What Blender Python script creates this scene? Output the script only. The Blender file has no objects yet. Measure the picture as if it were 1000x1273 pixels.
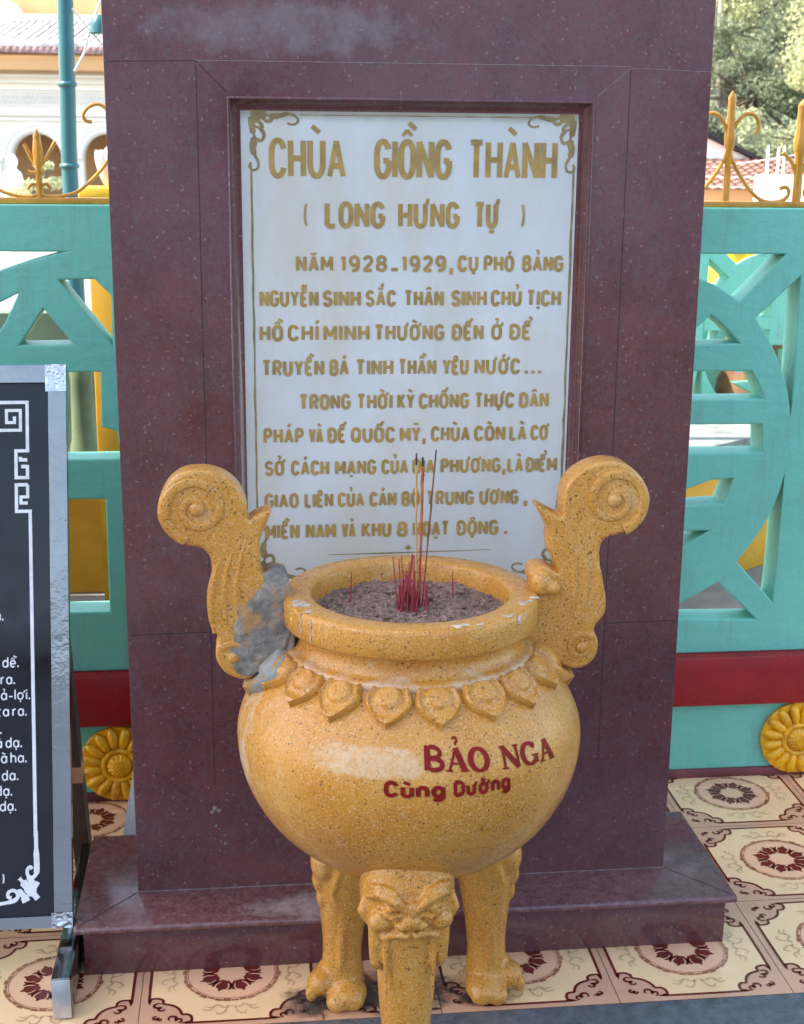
import bpy, bmesh, math, random, unicodedata
from mathutils import Vector, Matrix, noise
R = math.radians
random.seed(7)
S = bpy.context.scene
COL = S.collection

# ------------------------------------------------------------------ camera
cam_d = bpy.data.cameras.new('camera')
cam = bpy.data.objects.new('camera', cam_d)
COL.objects.link(cam)
_p, _r, _y = R(14.5), R(0.53), R(6.4)
fw = Vector((math.sin(_y)*math.cos(_p), math.cos(_y)*math.cos(_p), -math.sin(_p)))
r0 = Vector((math.cos(_y), -math.sin(_y), 0.0))
u0 = r0.cross(fw)
rt = r0*math.cos(_r) + u0*math.sin(_r)
up = -r0*math.sin(_r) + u0*math.cos(_r)
M = Matrix((rt, up, -fw)).transposed().to_4x4()
M.translation = Vector((-0.30, -2.55, 1.45))
cam.matrix_world = M
cam_d.sensor_fit = 'HORIZONTAL'
cam_d.sensor_width = 36.0
cam_d.lens = 63.0
cam_d.clip_start = 0.05
cam_d.clip_end = 2000.0
cam_d.dof.use_dof = True
cam_d.dof.focus_distance = 2.3
cam_d.dof.aperture_fstop = 16.0
S.camera = cam

# ------------------------------------------------------------------ light
SUN_EL, SUN_AZ = R(52.0), math.atan2(-0.92, 0.05)     # azimuth clockwise from +Y
world = bpy.data.worlds.new('World')
S.world = world
world.use_nodes = True
wn = world.node_tree
sky = wn.nodes.new('ShaderNodeTexSky')
sky.sky_type = 'NISHITA'
sky.sun_disc = False
sky.sun_elevation = SUN_EL
sky.sun_rotation = SUN_AZ % (2*math.pi)
sky.air_density = 1.2
sky.dust_density = 1.3
sky.ozone_density = 1.0
bg = wn.nodes['Background']
bg.inputs[1].default_value = 0.15
wn.links.new(sky.outputs[0], bg.inputs[0])
sun_d = bpy.data.lights.new('sun', 'SUN')
sun_d.energy = 3.6
sun_d.angle = R(0.55)
sun_d.color = (1.0, 0.94, 0.84)
sun = bpy.data.objects.new('sun', sun_d)
COL.objects.link(sun)
sd = Vector((math.sin(SUN_AZ)*math.cos(SUN_EL), math.cos(SUN_AZ)*math.cos(SUN_EL), math.sin(SUN_EL)))
sun.rotation_euler = sd.to_track_quat('Z', 'Y').to_euler()
S.view_settings.view_transform = 'Standard'
S.view_settings.look = 'None'
S.view_settings.gamma = 1.0
S.view_settings.exposure = 2.05
S.view_settings.use_white_balance = True
S.view_settings.white_balance_temperature = 7550
S.view_settings.white_balance_tint = 12.0
S.render.engine = 'CYCLES'

# ------------------------------------------------------------------ materials
def nodes_of(name):
    m = bpy.data.materials.new(name)
    m.use_nodes = True
    nt = m.node_tree
    return m, nt, nt.nodes['Principled BSDF']

def N(nt, kind, **kw):
    n = nt.nodes.new(kind)
    for k, v in kw.items():
        if k.startswith('i_'):
            n.inputs[k[2:].replace('_', ' ')].default_value = v
        else:
            setattr(n, k, v)
    return n

def coord(nt):
    return N(nt, 'ShaderNodeTexCoord').outputs['Object']

def noise_tex(nt, vec, scale, detail=4.0, rough=0.55, stretch=None):
    if stretch:
        mp = N(nt, 'ShaderNodeMapping')
        mp.inputs['Scale'].default_value = stretch
        nt.links.new(vec, mp.inputs['Vector'])
        vec = mp.outputs[0]
    n = N(nt, 'ShaderNodeTexNoise')
    n.inputs['Scale'].default_value = scale
    n.inputs['Detail'].default_value = detail
    n.inputs['Roughness'].default_value = rough
    nt.links.new(vec, n.inputs['Vector'])
    return n.outputs['Fac']

def ramp(nt, fac, stops):
    r = N(nt, 'ShaderNodeValToRGB')
    el = r.color_ramp.elements
    while len(el) < len(stops):
        el.new(0.5)
    for e, (p, c) in zip(el, stops):
        e.position = p
        e.color = (c, c, c, 1) if isinstance(c, (int, float)) else (c[0], c[1], c[2], 1)
    nt.links.new(fac, r.inputs['Fac'])
    return r.outputs['Color']

def mix(nt, fac, a, b):
    m = N(nt, 'ShaderNodeMix', data_type='RGBA')
    for val, idx in ((fac, 0), (a, 6), (b, 7)):
        if isinstance(val, (int, float)):
            m.inputs[idx].default_value = val
        elif isinstance(val, tuple):
            m.inputs[idx].default_value = (val[0], val[1], val[2], 1)
        else:
            nt.links.new(val, m.inputs[idx])
    return m.outputs[2]

def mathn(nt, op, a, b=None, c=None):
    m = N(nt, 'ShaderNodeMath', operation=op)
    for i, v in enumerate((a, b, c)):
        if v is None:
            continue
        if isinstance(v, (int, float)):
            m.inputs[i].default_value = v
        else:
            nt.links.new(v, m.inputs[i])
    return m.outputs[0]

def bump(nt, bsdf, height, strength=0.2, dist=0.01):
    b = N(nt, 'ShaderNodeBump')
    b.inputs['Strength'].default_value = strength
    b.inputs['Distance'].default_value = dist
    nt.links.new(height, b.inputs['Height'])
    nt.links.new(b.outputs[0], bsdf.inputs['Normal'])

def voro(nt, vec, scale, feature='F1', out='Distance'):
    v = N(nt, 'ShaderNodeTexVoronoi', feature=feature)
    v.inputs['Scale'].default_value = scale
    nt.links.new(vec, v.inputs['Vector'])
    return v.outputs[out]

def simple(name, c, rough=0.5, vary=0.25, scale=12.0, spec=0.5, metal=0.0, bmp=0.0, bscale=60.0, dirt=None, dirt_cut=(0.58, 0.72), dscale=7.0):
    m, nt, b = nodes_of(name)
    v = coord(nt)
    n = noise_tex(nt, v, scale, 5)
    lo = tuple(x*(1-vary) for x in c)
    hi = tuple(min(1, x*(1+vary)) for x in c)
    colr = ramp(nt, n, [(0.3, lo), (0.7, hi)])
    if dirt:
        d = noise_tex(nt, v, dscale, 8, 0.7)
        colr = mix(nt, ramp(nt, d, [(dirt_cut[0], 0.0), (dirt_cut[1], 1.0)]), colr, dirt)
    nt.links.new(colr, b.inputs['Base Color'])
    b.inputs['Metallic'].default_value = metal
    b.inputs['Specular IOR Level'].default_value = spec
    rr = ramp(nt, noise_tex(nt, v, scale*2.3, 4), [(0.3, max(0.02, rough-0.08)), (0.7, min(1, rough+0.08))])
    nt.links.new(rr, b.inputs['Roughness'])
    if bmp:
        bump(nt, b, noise_tex(nt, v, bscale, 6, 0.6), bmp, 0.01)
    return m

def mortar_mat(name):
    m, nt, b = nodes_of(name)
    v = coord(nt)
    n1 = noise_tex(nt, v, 22, 9, 0.72)
    colr = ramp(nt, n1, [(0.30, (0.085, 0.080, 0.072)), (0.48, (0.20, 0.182, 0.160)), (0.68, (0.40, 0.345, 0.285))])
    n2 = noise_tex(nt, v, 34, 8, 0.7, (1.0, 1.0, 0.6))
    colr = mix(nt, ramp(nt, n2, [(0.50, 0.0), (0.62, 0.85)]), colr, (0.47, 0.235, 0.075))
    n3 = noise_tex(nt, v, 90, 6, 0.7)
    colr = mix(nt, ramp(nt, n3, [(0.60, 0.0), (0.72, 0.5)]), colr, (0.50, 0.46, 0.42))
    nt.links.new(colr, b.inputs['Base Color'])
    b.inputs['Roughness'].default_value = 0.85
    bump(nt, b, mathn(nt, 'ADD', n1, mathn(nt, 'MULTIPLY', n3, 0.4)), 0.8, 0.010)
    return m

def painted(name, c):
    """brushed masonry paint: brush marks, rain streaks, scuffs and thin patches"""
    m, nt, b = nodes_of(name)
    v = coord(nt)
    br = noise_tex(nt, v, 34, 5, 0.6, (0.6, 1.0, 1.2))
    colr = ramp(nt, br, [(0.3, tuple(x*0.965 for x in c)), (0.7, tuple(min(1, x*1.03) for x in c))])
    lo = noise_tex(nt, v, 3.2, 6, 0.6)
    colr = mix(nt, ramp(nt, lo, [(0.40, 0.35), (0.62, 0.0)]), colr, tuple(x*0.72 for x in c))
    st = noise_tex(nt, v, 26, 7, 0.7, (1.3, 1.3, 0.16))
    colr = mix(nt, ramp(nt, st, [(0.52, 0.0), (0.68, 0.5)]), colr, (0.18, 0.33, 0.29))
    sc = noise_tex(nt, v, 48, 9, 0.78)
    colr = mix(nt, ramp(nt, sc, [(0.62, 0.0), (0.70, 0.7)]), colr, (0.10, 0.17, 0.155))
    sp = noise_tex(nt, v, 15, 9, 0.8, (1.0, 1.0, 0.7))
    colr = mix(nt, ramp(nt, sp, [(0.63, 0.0), (0.70, 0.6)]), colr, (0.40, 0.60, 0.54))
    nt.links.new(colr, b.inputs['Base Color'])
    nt.links.new(ramp(nt, lo, [(0.3, 0.36), (0.7, 0.55)]), b.inputs['Roughness'])
    hb = mathn(nt, 'ADD', br, mathn(nt, 'MULTIPLY', sc, 0.8))
    bump(nt, b, hb, 0.3, 0.008)
    return m

def tile_mat(name, c, vary, dirt, cut):
    """glazed tile print with wear, and dark floor patches by the urn: soot plus painted contact shade"""
    m, nt, b = nodes_of(name)
    v = coord(nt)
    n = noise_tex(nt, v, 9, 6, 0.6)
    colr = ramp(nt, n, [(0.3, tuple(x*(1-vary) for x in c)), (0.7, tuple(min(1, x*(1+vary)) for x in c))])
    colr = mix(nt, ramp(nt, noise_tex(nt, v, 4.5, 8, 0.7), [(cut, 0.0), (cut+0.3, 0.8)]), colr, dirt)
    grit = noise_tex(nt, v, 70, 6, 0.75)
    colr = mix(nt, ramp(nt, grit, [(0.64, 0.0), (0.74, 0.5)]), colr, (0.22, 0.14, 0.09))
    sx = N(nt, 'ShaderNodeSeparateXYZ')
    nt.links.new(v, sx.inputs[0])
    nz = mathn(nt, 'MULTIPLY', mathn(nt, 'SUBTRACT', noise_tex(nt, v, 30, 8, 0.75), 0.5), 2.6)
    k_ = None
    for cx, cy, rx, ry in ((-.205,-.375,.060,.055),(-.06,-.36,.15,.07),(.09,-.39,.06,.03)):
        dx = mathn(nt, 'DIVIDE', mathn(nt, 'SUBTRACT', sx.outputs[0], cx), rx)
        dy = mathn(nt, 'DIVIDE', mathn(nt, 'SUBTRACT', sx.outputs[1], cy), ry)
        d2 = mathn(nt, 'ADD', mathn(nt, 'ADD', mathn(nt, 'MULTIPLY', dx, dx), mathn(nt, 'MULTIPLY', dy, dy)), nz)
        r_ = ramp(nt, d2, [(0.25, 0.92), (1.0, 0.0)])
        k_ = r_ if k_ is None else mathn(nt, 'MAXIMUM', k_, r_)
    colr = mix(nt, k_, colr, (0.035, 0.030, 0.027))  # soot, doubling as contact shade painted under the urn's feet
    nt.links.new(colr, b.inputs['Base Color'])
    rr = ramp(nt, noise_tex(nt, v, 16, 6, 0.7), [(0.35, 0.09), (0.7, 0.30)])
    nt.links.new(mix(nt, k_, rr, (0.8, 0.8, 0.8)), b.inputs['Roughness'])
    return m

def granite(name, dirt=False):
    m, nt, b = nodes_of(name)
    v = coord(nt)
    base = ramp(nt, noise_tex(nt, v, 9, 6, 0.6), [(0.3, (0.092, 0.026, 0.027)), (0.7, (0.148, 0.045, 0.046))])
    fine = noise_tex(nt, v, 260, 3, 0.6)
    base = mix(nt, ramp(nt, fine, [(0.55, 0.0), (0.72, 0.38)]), base, (0.19, 0.10, 0.11))
    mot = noise_tex(nt, v, 85, 5, 0.68)
    base = mix(nt, ramp(nt, mot, [(0.48, 0.0), (0.66, 0.62)]), base, (0.112, 0.066, 0.076))
    mot2 = noise_tex(nt, v, 130, 4, 0.65)
    base = mix(nt, ramp(nt, mot2, [(0.56, 0.0), (0.70, 0.5)]), base, (0.050, 0.014, 0.016))
    fd = noise_tex(nt, v, 190, 3, 0.6)
    base = mix(nt, ramp(nt, fd, [(0.58, 0.0), (0.74, 0.7)]), base, (0.022, 0.010, 0.012))
    # sparse pale feldspar flecks of uneven outline
    warp = N(nt, 'ShaderNodeVectorMath', operation='MULTIPLY_ADD')
    nz = N(nt, 'ShaderNodeTexNoise')
    nz.inputs['Scale'].default_value = 120
    nt.links.new(v, nz.inputs['Vector'])
    nt.links.new(nz.outputs['Color'], warp.inputs[0])
    warp.inputs[1].default_value = (0.012, 0.012, 0.012)
    nt.links.new(v, warp.inputs[2])
    vo = N(nt, 'ShaderNodeTexVoronoi')
    vo.inputs['Scale'].default_value = 120
    nt.links.new(warp.outputs[0], vo.inputs['Vector'])
    sel = N(nt, 'ShaderNodeSeparateColor')
    nt.links.new(vo.outputs['Color'], sel.inputs[0])
    thr = mathn(nt, 'MULTIPLY', mathn(nt, 'GREATER_THAN', sel.outputs[0], 0.84), mathn(nt, 'LESS_THAN', vo.outputs['Distance'], 0.26))
    base = mix(nt, mathn(nt, 'MULTIPLY', thr, 0.42), base, (0.30, 0.19, 0.19))
    # chalky film and rain marks
    film = noise_tex(nt, v, 3.0, 9, 0.72, (1.0, 1.0, 0.5))
    filmm = mathn(nt, 'MULTIPLY', ramp(nt, film, [(0.48, 0.0), (0.70, 1.0)]), 0.16)
    base = mix(nt, filmm, base, (0.160, 0.140, 0.170))
    # a lime stain band high on the stone
    sx = N(nt, 'ShaderNodeSeparateXYZ')
    nt.links.new(v, sx.inputs[0])
    dx = mathn(nt, 'DIVIDE', mathn(nt, 'ADD', sx.outputs[0], 0.20), 0.26)
    dz = mathn(nt, 'DIVIDE', mathn(nt, 'SUBTRACT', sx.outputs[2], 1.635), 0.05)
    d2 = mathn(nt, 'ADD', mathn(nt, 'MULTIPLY', dx, dx), mathn(nt, 'MULTIPLY', dz, dz))
    d2 = mathn(nt, 'ADD', d2, mathn(nt, 'MULTIPLY', mathn(nt, 'SUBTRACT', noise_tex(nt, v, 22, 8, 0.7), 0.5), 3.4))
    st = ramp(nt, d2, [(0.0, 0.34), (0.9, 0.0)])
    base = mix(nt, st, base, (0.27, 0.235, 0.25))
    if dirt:
        dx = mathn(nt, 'DIVIDE', mathn(nt, 'ADD', sx.outputs[0], 0.17), 0.15)
        dy = mathn(nt, 'DIVIDE', mathn(nt, 'ADD', sx.outputs[1], 0.175), 0.05)
        q2 = mathn(nt, 'ADD', mathn(nt, 'MULTIPLY', dx, dx), mathn(nt, 'MULTIPLY', dy, dy))
        q2 = mathn(nt, 'ADD', q2, mathn(nt, 'MULTIPLY', mathn(nt, 'SUBTRACT', noise_tex(nt, v, 40, 8, 0.75), 0.5), 3.0))
        base = mix(nt, ramp(nt, noise_tex(nt, v, 70, 8, 0.78), [(0.42, 0.0), (0.64, 0.40)]), base, (0.31, 0.165, 0.15))
        base = mix(nt, ramp(nt, q2, [(0.0, 0.75), (1.0, 0.0)]), base, (0.36, 0.29, 0.28))
    nt.links.new(base, b.inputs['Base Color'])
    rr = ramp(nt, noise_tex(nt, v, 14, 7, 0.65), [(0.3, 0.10 if dirt else 0.10), (0.7, 0.32 if dirt else 0.22)])
    nt.links.new(rr, b.inputs['Roughness'])
    b.inputs['Specular IOR Level'].default_value = 0.62
    bump(nt, b, noise_tex(nt, v, 320, 2), 0.012, 0.002)
    return m

def marble(name):
    m, nt, b = nodes_of(name)
    v = coord(nt)
    base = ramp(nt, noise_tex(nt, v, 5, 5, 0.6), [(0.3, (0.515, 0.535, 0.535)), (0.7, (0.605, 0.615, 0.605))])
    st = noise_tex(nt, v, 4.5, 7, 0.65, (1.6, 1, 0.55))
    base = mix(nt, ramp(nt, st, [(0.46, 0.0), (0.64, 0.65)]), base, (0.53, 0.475, 0.375))
    sx = N(nt, 'ShaderNodeSeparateXYZ')
    nt.links.new(v, sx.inputs[0])
    # rust-brown dirt that has settled under the top edge of the frame and along the foot
    top = mathn(nt, 'SUBTRACT', sx.outputs[2], mathn(nt, 'MULTIPLY', noise_tex(nt, v, 14, 6, 0.7), 0.02))
    base = mix(nt, ramp(nt, mathn(nt, 'SUBTRACT', top, 0.99), [(0.49, 0.0), (0.502, 0.75)]), base, (0.28, 0.25, 0.17))
    low = mathn(nt, 'ADD', sx.outputs[2], mathn(nt, 'MULTIPLY', noise_tex(nt, v, 9, 7, 0.7), 0.16))
    base = mix(nt, ramp(nt, low, [(0.80, 0.5), (0.93, 0.0)]), base, (0.46, 0.44, 0.38))
    nt.links.new(base, b.inputs['Base Color'])
    b.inputs['Roughness'].default_value = 0.32
    return m

def pot_stone(name, worn=False, mortar=False):
    m, nt, b = nodes_of(name)
    v = coord(nt)
    base = ramp(nt, noise_tex(nt, v, 7, 6, 0.65), [(0.28, (0.475, 0.176, 0.022)), (0.50, (0.555, 0.235, 0.034)), (0.75, (0.60, 0.295, 0.068))])
    fine = noise_tex(nt, v, 330, 2, 0.5)
    base = mix(nt, ramp(nt, fine, [(0.52, 0.0), (0.70, 0.6)]), base, (0.70, 0.47, 0.24))
    fd = noise_tex(nt, v, 240, 2, 0.5)
    base = mix(nt, ramp(nt, fd, [(0.60, 0.0), (0.72, 0.55)]), base, (0.30, 0.13, 0.03))
    # dark chips of the terrazzo mix
    for sc, keep, rad, colr in ((250, 0.82, 0.26, (0.035, 0.020, 0.012)), (150, 0.93, 0.19, (0.04, 0.022, 0.012)), (340, 0.72, 0.28, (0.22, 0.08, 0.02))):
        warp = N(nt, 'ShaderNodeVectorMath', operation='MULTIPLY_ADD')
        nz = N(nt, 'ShaderNodeTexNoise')
        nz.inputs['Scale'].default_value = sc*2.2
        nt.links.new(v, nz.inputs['Vector'])
        nt.links.new(nz.outputs['Color'], warp.inputs[0])
        warp.inputs[1].default_value = (0.9/sc,)*3
        nt.links.new(v, warp.inputs[2])
        vo = N(nt, 'ShaderNodeTexVoronoi')
        vo.inputs['Scale'].default_value = sc
        nt.links.new(warp.outputs[0], vo.inputs['Vector'])
        sel = N(nt, 'ShaderNodeSeparateColor')
        nt.links.new(vo.outputs['Color'], sel.inputs[0])
        dens = mathn(nt, 'ADD', sel.outputs[0], mathn(nt, 'MULTIPLY', mathn(nt, 'SUBTRACT', noise_tex(nt, v, 11, 4, 0.6), 0.5), 0.55))
        size = mathn(nt, 'MULTIPLY', sel.outputs[1], rad*1.9)
        thr = mathn(nt, 'MULTIPLY', mathn(nt, 'GREATER_THAN', dens, keep), mathn(nt, 'LESS_THAN', vo.outputs['Distance'], size))
        base = mix(nt, mathn(nt, 'MULTIPLY', thr, 0.66), base, colr)
    # pale worn-through patches of the glaze
    wn_ = noise_tex(nt, v, 16, 8, 0.7)
    base = mix(nt, ramp(nt, wn_, [(0.60, 0.0), (0.70, 0.45)]), base, (0.64, 0.44, 0.25))
    rough = ramp(nt, noise_tex(nt, v, 12, 5, 0.6), [(0.3, 0.20), (0.7, 0.42)])
    if worn:
        sx = N(nt, 'ShaderNodeSeparateXYZ')
        nt.links.new(v, sx.inputs[0])
        # the rubbed-out strip of old lettering on the belly
        dx = mathn(nt, 'DIVIDE', mathn(nt, 'ADD', sx.outputs[0], 0.083), 0.075)
        dz = mathn(nt, 'DIVIDE', mathn(nt, 'SUBTRACT', sx.outputs[2], 0.614), 0.022)
        p8 = lambda q: mathn(nt, 'POWER', mathn(nt, 'ABSOLUTE', q), 4.0)
        d2 = mathn(nt, 'ADD', p8(dx), p8(dz))
        d2 = mathn(nt, 'ADD', d2, mathn(nt, 'MULTIPLY', mathn(nt, 'SUBTRACT', noise_tex(nt, v, 55, 8, 0.75), 0.5), 3.2))
        front = mathn(nt, 'LESS_THAN', sx.outputs[1], 0.0)
        # lime that has dried along the collar, and pale scuffs low on the left flank
        zz = mathn(nt, 'ABSOLUTE', mathn(nt, 'SUBTRACT', sx.outputs[2], 0.700))
        zz = mathn(nt, 'ADD', mathn(nt, 'MULTIPLY', zz, 60.0), mathn(nt, 'MULTIPLY', mathn(nt, 'SUBTRACT', noise_tex(nt, v, 20, 8, 0.7), 0.5), 4.0))
        base = mix(nt, ramp(nt, zz, [(0.0, 0.65), (0.8, 0.0)]), base, (0.58, 0.46, 0.36))
        sc_ = noise_tex(nt, v, 18, 8, 0.75, (1.0, 1.0, 0.35))
        lf = ramp(nt, mathn(nt, 'ADD', sx.outputs[0], 0.72), [(0.46, 1.0), (0.52, 0.0)])
        base = mix(nt, mathn(nt, 'MULTIPLY', ramp(nt, sc_, [(0.52, 0.0), (0.62, 0.6)]), lf), base, (0.66, 0.55, 0.45))
        mk = mathn(nt, 'MULTIPLY', mathn(nt, 'MULTIPLY', ramp(nt, d2, [(0.35, 0.85), (1.0, 0.0)]), ramp(nt, noise_tex(nt, v, 120, 4, 0.7), [(0.35, 0.25), (0.6, 1.0)])), front)
        base = mix(nt, mk, base, (0.62, 0.42, 0.24))
        rough = mix(nt, mk, rough, (0.6, 0.6, 0.6))
    if mortar:
        sx = N(nt, 'ShaderNodeSeparateXYZ')
        nt.links.new(v, sx.inputs[0])
        # smeared cement over the inner lower half of the handle
        a = mathn(nt, 'ADD', mathn(nt, 'MULTIPLY', sx.outputs[0], 1.0), mathn(nt, 'MULTIPLY', mathn(nt, 'SUBTRACT', noise_tex(nt, v, 28, 8, 0.7), 0.5), 0.10))
        a1 = ramp(nt, mathn(nt, 'ADD', a, 0.76), [(0.495, 0.0), (0.515, 1.0)])
        z1 = ramp(nt, mathn(nt, 'ADD', sx.outputs[2], mathn(nt, 'MULTIPLY', noise_tex(nt, v, 30, 6, 0.7), 0.06)), [(0.805, 1.0), (0.835, 0.0)])
        mk = mathn(nt, 'MULTIPLY', a1, z1)
        grey = ramp(nt, noise_tex(nt, v, 25, 8, 0.7), [(0.3, (0.16, 0.16, 0.155)), (0.7, (0.36, 0.34, 0.31))])
        base = mix(nt, mk, base, grey)
        rough = mix(nt, mk, rough, (0.8, 0.8, 0.8))
    nt.links.new(base, b.inputs['Base Color'])
    nt.links.new(rough, b.inputs['Roughness'])
    b.inputs['Specular IOR Level'].default_value = 0.38
    b.inputs['Coat Weight'].default_value = 0.12
    b.inputs['Coat Roughness'].default_value = 0.10
    hb = mathn(nt, 'ADD', noise_tex(nt, v, 40, 5, 0.6), mathn(nt, 'MULTIPLY', noise_tex(nt, v, 260, 2), 0.25))
    bump(nt, b, hb, 0.22, 0.006)
    return m

def leafmat(name, c):
    m, nt, b = nodes_of(name)
    v = coord(nt)
    n = noise_tex(nt, v, 0.9, 4)
    n2 = noise_tex(nt, v, 9.0, 2)
    colr = mix(nt, n2, ramp(nt, n, [(0.3, tuple(x*0.6 for x in c)), (0.7, tuple(min(1, x*1.3) for x in c))]), tuple(x*1.1 for x in c))
    nt.links.new(colr, b.inputs['Base Color'])
    b.inputs['Roughness'].default_value = 0.55
    out = nt.nodes['Material Output']
    tr = N(nt, 'ShaderNodeBsdfTranslucent')
    nt.links.new(colr, tr.inputs['Color'])
    mx = N(nt, 'ShaderNodeMixShader')
    mx.inputs[0].default_value = 0.45
    nt.links.new(b.outputs[0], mx.inputs[1])
    nt.links.new(tr.outputs[0], mx.inputs[2])
    nt.links.new(mx.outputs[0], out.inputs['Surface'])
    return m

MT = {}
MT['granite'] = granite('polished_red_granite')
MT['granite_slab'] = granite('polished_red_granite_slab', True)
MT['joint'] = simple('stone_joint', (0.03, 0.014, 0.016), 0.8, 0.3, 40)
MT['joint_pale'] = simple('pale_stone_joint', (0.22, 0.17, 0.18), 0.8, 0.4, 60)
MT['marble'] = marble('white_marble')
MT['gold'] = simple('gold_paint', (0.355, 0.215, 0.055), 0.5, 0.22, 45, dirt=(0.17, 0.12, 0.06), dirt_cut=(0.60, 0.85), dscale=30)
MT['dull_gold'] = simple('tarnished_gold_paint', (0.25, 0.18, 0.07), 0.55, 0.4, 40, dirt=(0.10, 0.09, 0.05), dscale=30)
MT['pot'] = pot_stone('yellow_terrazzo_stone')
MT['pot_body'] = pot_stone('yellow_terrazzo_stone_worn', worn=True)
MT['pot_handle'] = pot_stone('yellow_terrazzo_stone_mended', mortar=True)
MT['mortar'] = mortar_mat('grey_mortar')
MT['lime'] = simple('dried_lime', (0.52, 0.43, 0.34), 0.8, 0.3, 60)
MT['gold_drip'] = simple('yellow_paint_drip', (0.75, 0.48, 0.05), 0.5, 0.2, 60)
MT['red_paint_text'] = simple('dark_red_paint', (0.21, 0.009, 0.008), 0.5, 0.25, 60, spec=0.15, dirt=(0.40, 0.16, 0.07), dirt_cut=(0.66, 0.74), dscale=70)
MT['ash'] = simple('incense_ash', (0.42, 0.275, 0.215), 0.97, 0.45, 160, spec=0.08, bmp=1.0, bscale=260, dirt=(0.16, 0.095, 0.08), dirt_cut=(0.48, 0.66), dscale=75)
MT['teal'] = painted('turquoise_paint', (0.150, 0.565, 0.445))
MT['red'] = simple('red_paint', (0.31, 0.006, 0.012), 0.32, 0.2, 9, bmp=0.2, bscale=25, dirt=(0.36, 0.09, 0.07), dirt_cut=(0.66, 0.8), dscale=6)
MT['plinth_red'] = simple('faded_red_paint', (0.17, 0.04, 0.045), 0.6, 0.3, 12, bmp=0.3, bscale=30)
MT['rosette'] = simple('yellow_gloss_paint', (0.90, 0.43, 0.015), 0.26, 0.15, 14, dirt=(0.45, 0.15, 0.02), dirt_cut=(0.50, 0.70), dscale=22)
MT['iron'] = simple('gold_painted_iron', (0.62, 0.29, 0.04), 0.35, 0.2, 25, dirt=(0.27, 0.12, 0.03), dirt_cut=(0.58, 0.75), dscale=30)
MT['steel'] = simple('brushed_stainless_steel', (0.25, 0.25, 0.25), 0.16, 0.10, 5, metal=1.0, bmp=0.45, bscale=5)
MT['steel_shiny'] = simple('crumpled_shiny_steel', (0.50, 0.50, 0.50), 0.12, 0.05, 9, metal=1.0)
MT['steel_dull'] = simple('dull_steel', (0.62, 0.63, 0.64), 0.45, 0.15, 30, metal=0.7)
MT['panel'] = simple('black_glossy_board', (0.010, 0.012, 0.016), 0.12, 0.3, 8, spec=0.32)
MT['white_paint'] = simple('white_lettering', (0.72, 0.72, 0.72), 0.5, 0.12, 50)
MT['brown_strut'] = simple('brown_painted_strut', (0.085, 0.055, 0.040), 0.55, 0.35, 22)
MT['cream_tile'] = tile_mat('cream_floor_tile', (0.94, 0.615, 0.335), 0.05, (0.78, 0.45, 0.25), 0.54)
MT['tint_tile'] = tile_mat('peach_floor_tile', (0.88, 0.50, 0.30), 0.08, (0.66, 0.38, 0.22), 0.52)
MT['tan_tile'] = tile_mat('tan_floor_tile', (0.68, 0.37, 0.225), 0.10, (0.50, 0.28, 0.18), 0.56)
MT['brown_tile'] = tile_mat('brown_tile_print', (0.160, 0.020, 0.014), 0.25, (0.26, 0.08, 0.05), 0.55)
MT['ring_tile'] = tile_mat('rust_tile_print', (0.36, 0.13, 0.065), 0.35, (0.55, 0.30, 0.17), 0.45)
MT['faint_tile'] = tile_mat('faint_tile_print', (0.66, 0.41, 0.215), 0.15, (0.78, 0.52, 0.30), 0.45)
MT['grout'] = simple('grout', (0.28, 0.17, 0.13), 0.8, 0.3, 40)
MT['strip'] = simple('grey_blue_stone', (0.105, 0.115, 0.125), 0.3, 0.3, 40, dirt=(0.19, 0.20, 0.20), dscale=30)
MT['asphalt'] = simple('asphalt', (0.055, 0.058, 0.066), 0.85, 0.3, 30)
MT['concrete'] = simple('pale_yard_concrete', (0.27, 0.26, 0.245), 0.85, 0.22, 6, bmp=0.3, bscale=60, dirt=(0.26, 0.25, 0.23), dscale=4)
MT['ochre'] = simple('ochre_paint', (0.60, 0.30, 0.022), 0.6, 0.2, 5, dirt=(0.28, 0.17, 0.05), dirt_cut=(0.6, 0.8), dscale=6)
MT['yellow'] = simple('yellow_paint', (0.75, 0.42, 0.02), 0.5, 0.15, 9)
MT['olive'] = simple('mossy_green_paint', (0.09, 0.15, 0.10), 0.7, 0.3, 6, dirt=(0.10, 0.12, 0.07), dscale=6)
MT['teal_pole'] = simple('blue_green_paint', (0.02, 0.13, 0.165), 0.35, 0.15, 9)
MT['wall_cream'] = simple('cream_limewash', (0.92, 0.83, 0.70), 0.85, 0.04, 1.2)
MT['white_trim'] = simple('white_limewash', (0.93, 0.90, 0.85), 0.8, 0.03, 2)
MT['orange_band'] = simple('orange_limewash', (0.80, 0.46, 0.22), 0.8, 0.08, 1.5)
MT['brown_wall'] = simple('brown_inner_wall', (0.62, 0.34, 0.19), 0.8, 0.15, 1.5)
MT['dark'] = simple('dark_doorway', (0.02, 0.016, 0.022), 0.7, 0.3, 3)
MT['roof_mauve'] = simple('weathered_pink_tile', (0.38, 0.24, 0.24), 0.8, 0.4, 5, dirt=(0.16, 0.13, 0.13), dscale=4)
MT['roof_grey'] = simple('weathered_roof_mortar', (0.30, 0.28, 0.27), 0.85, 0.4, 4)
MT['lichen_white'] = simple('white_ridge_mortar', (0.70, 0.68, 0.67), 0.85, 0.3, 5, dirt=(0.20, 0.20, 0.21), dirt_cut=(0.54, 0.70), dscale=3)
MT['frieze_grey'] = simple('pale_grey_stucco', (0.74, 0.72, 0.72), 0.85, 0.1, 3)
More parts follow.
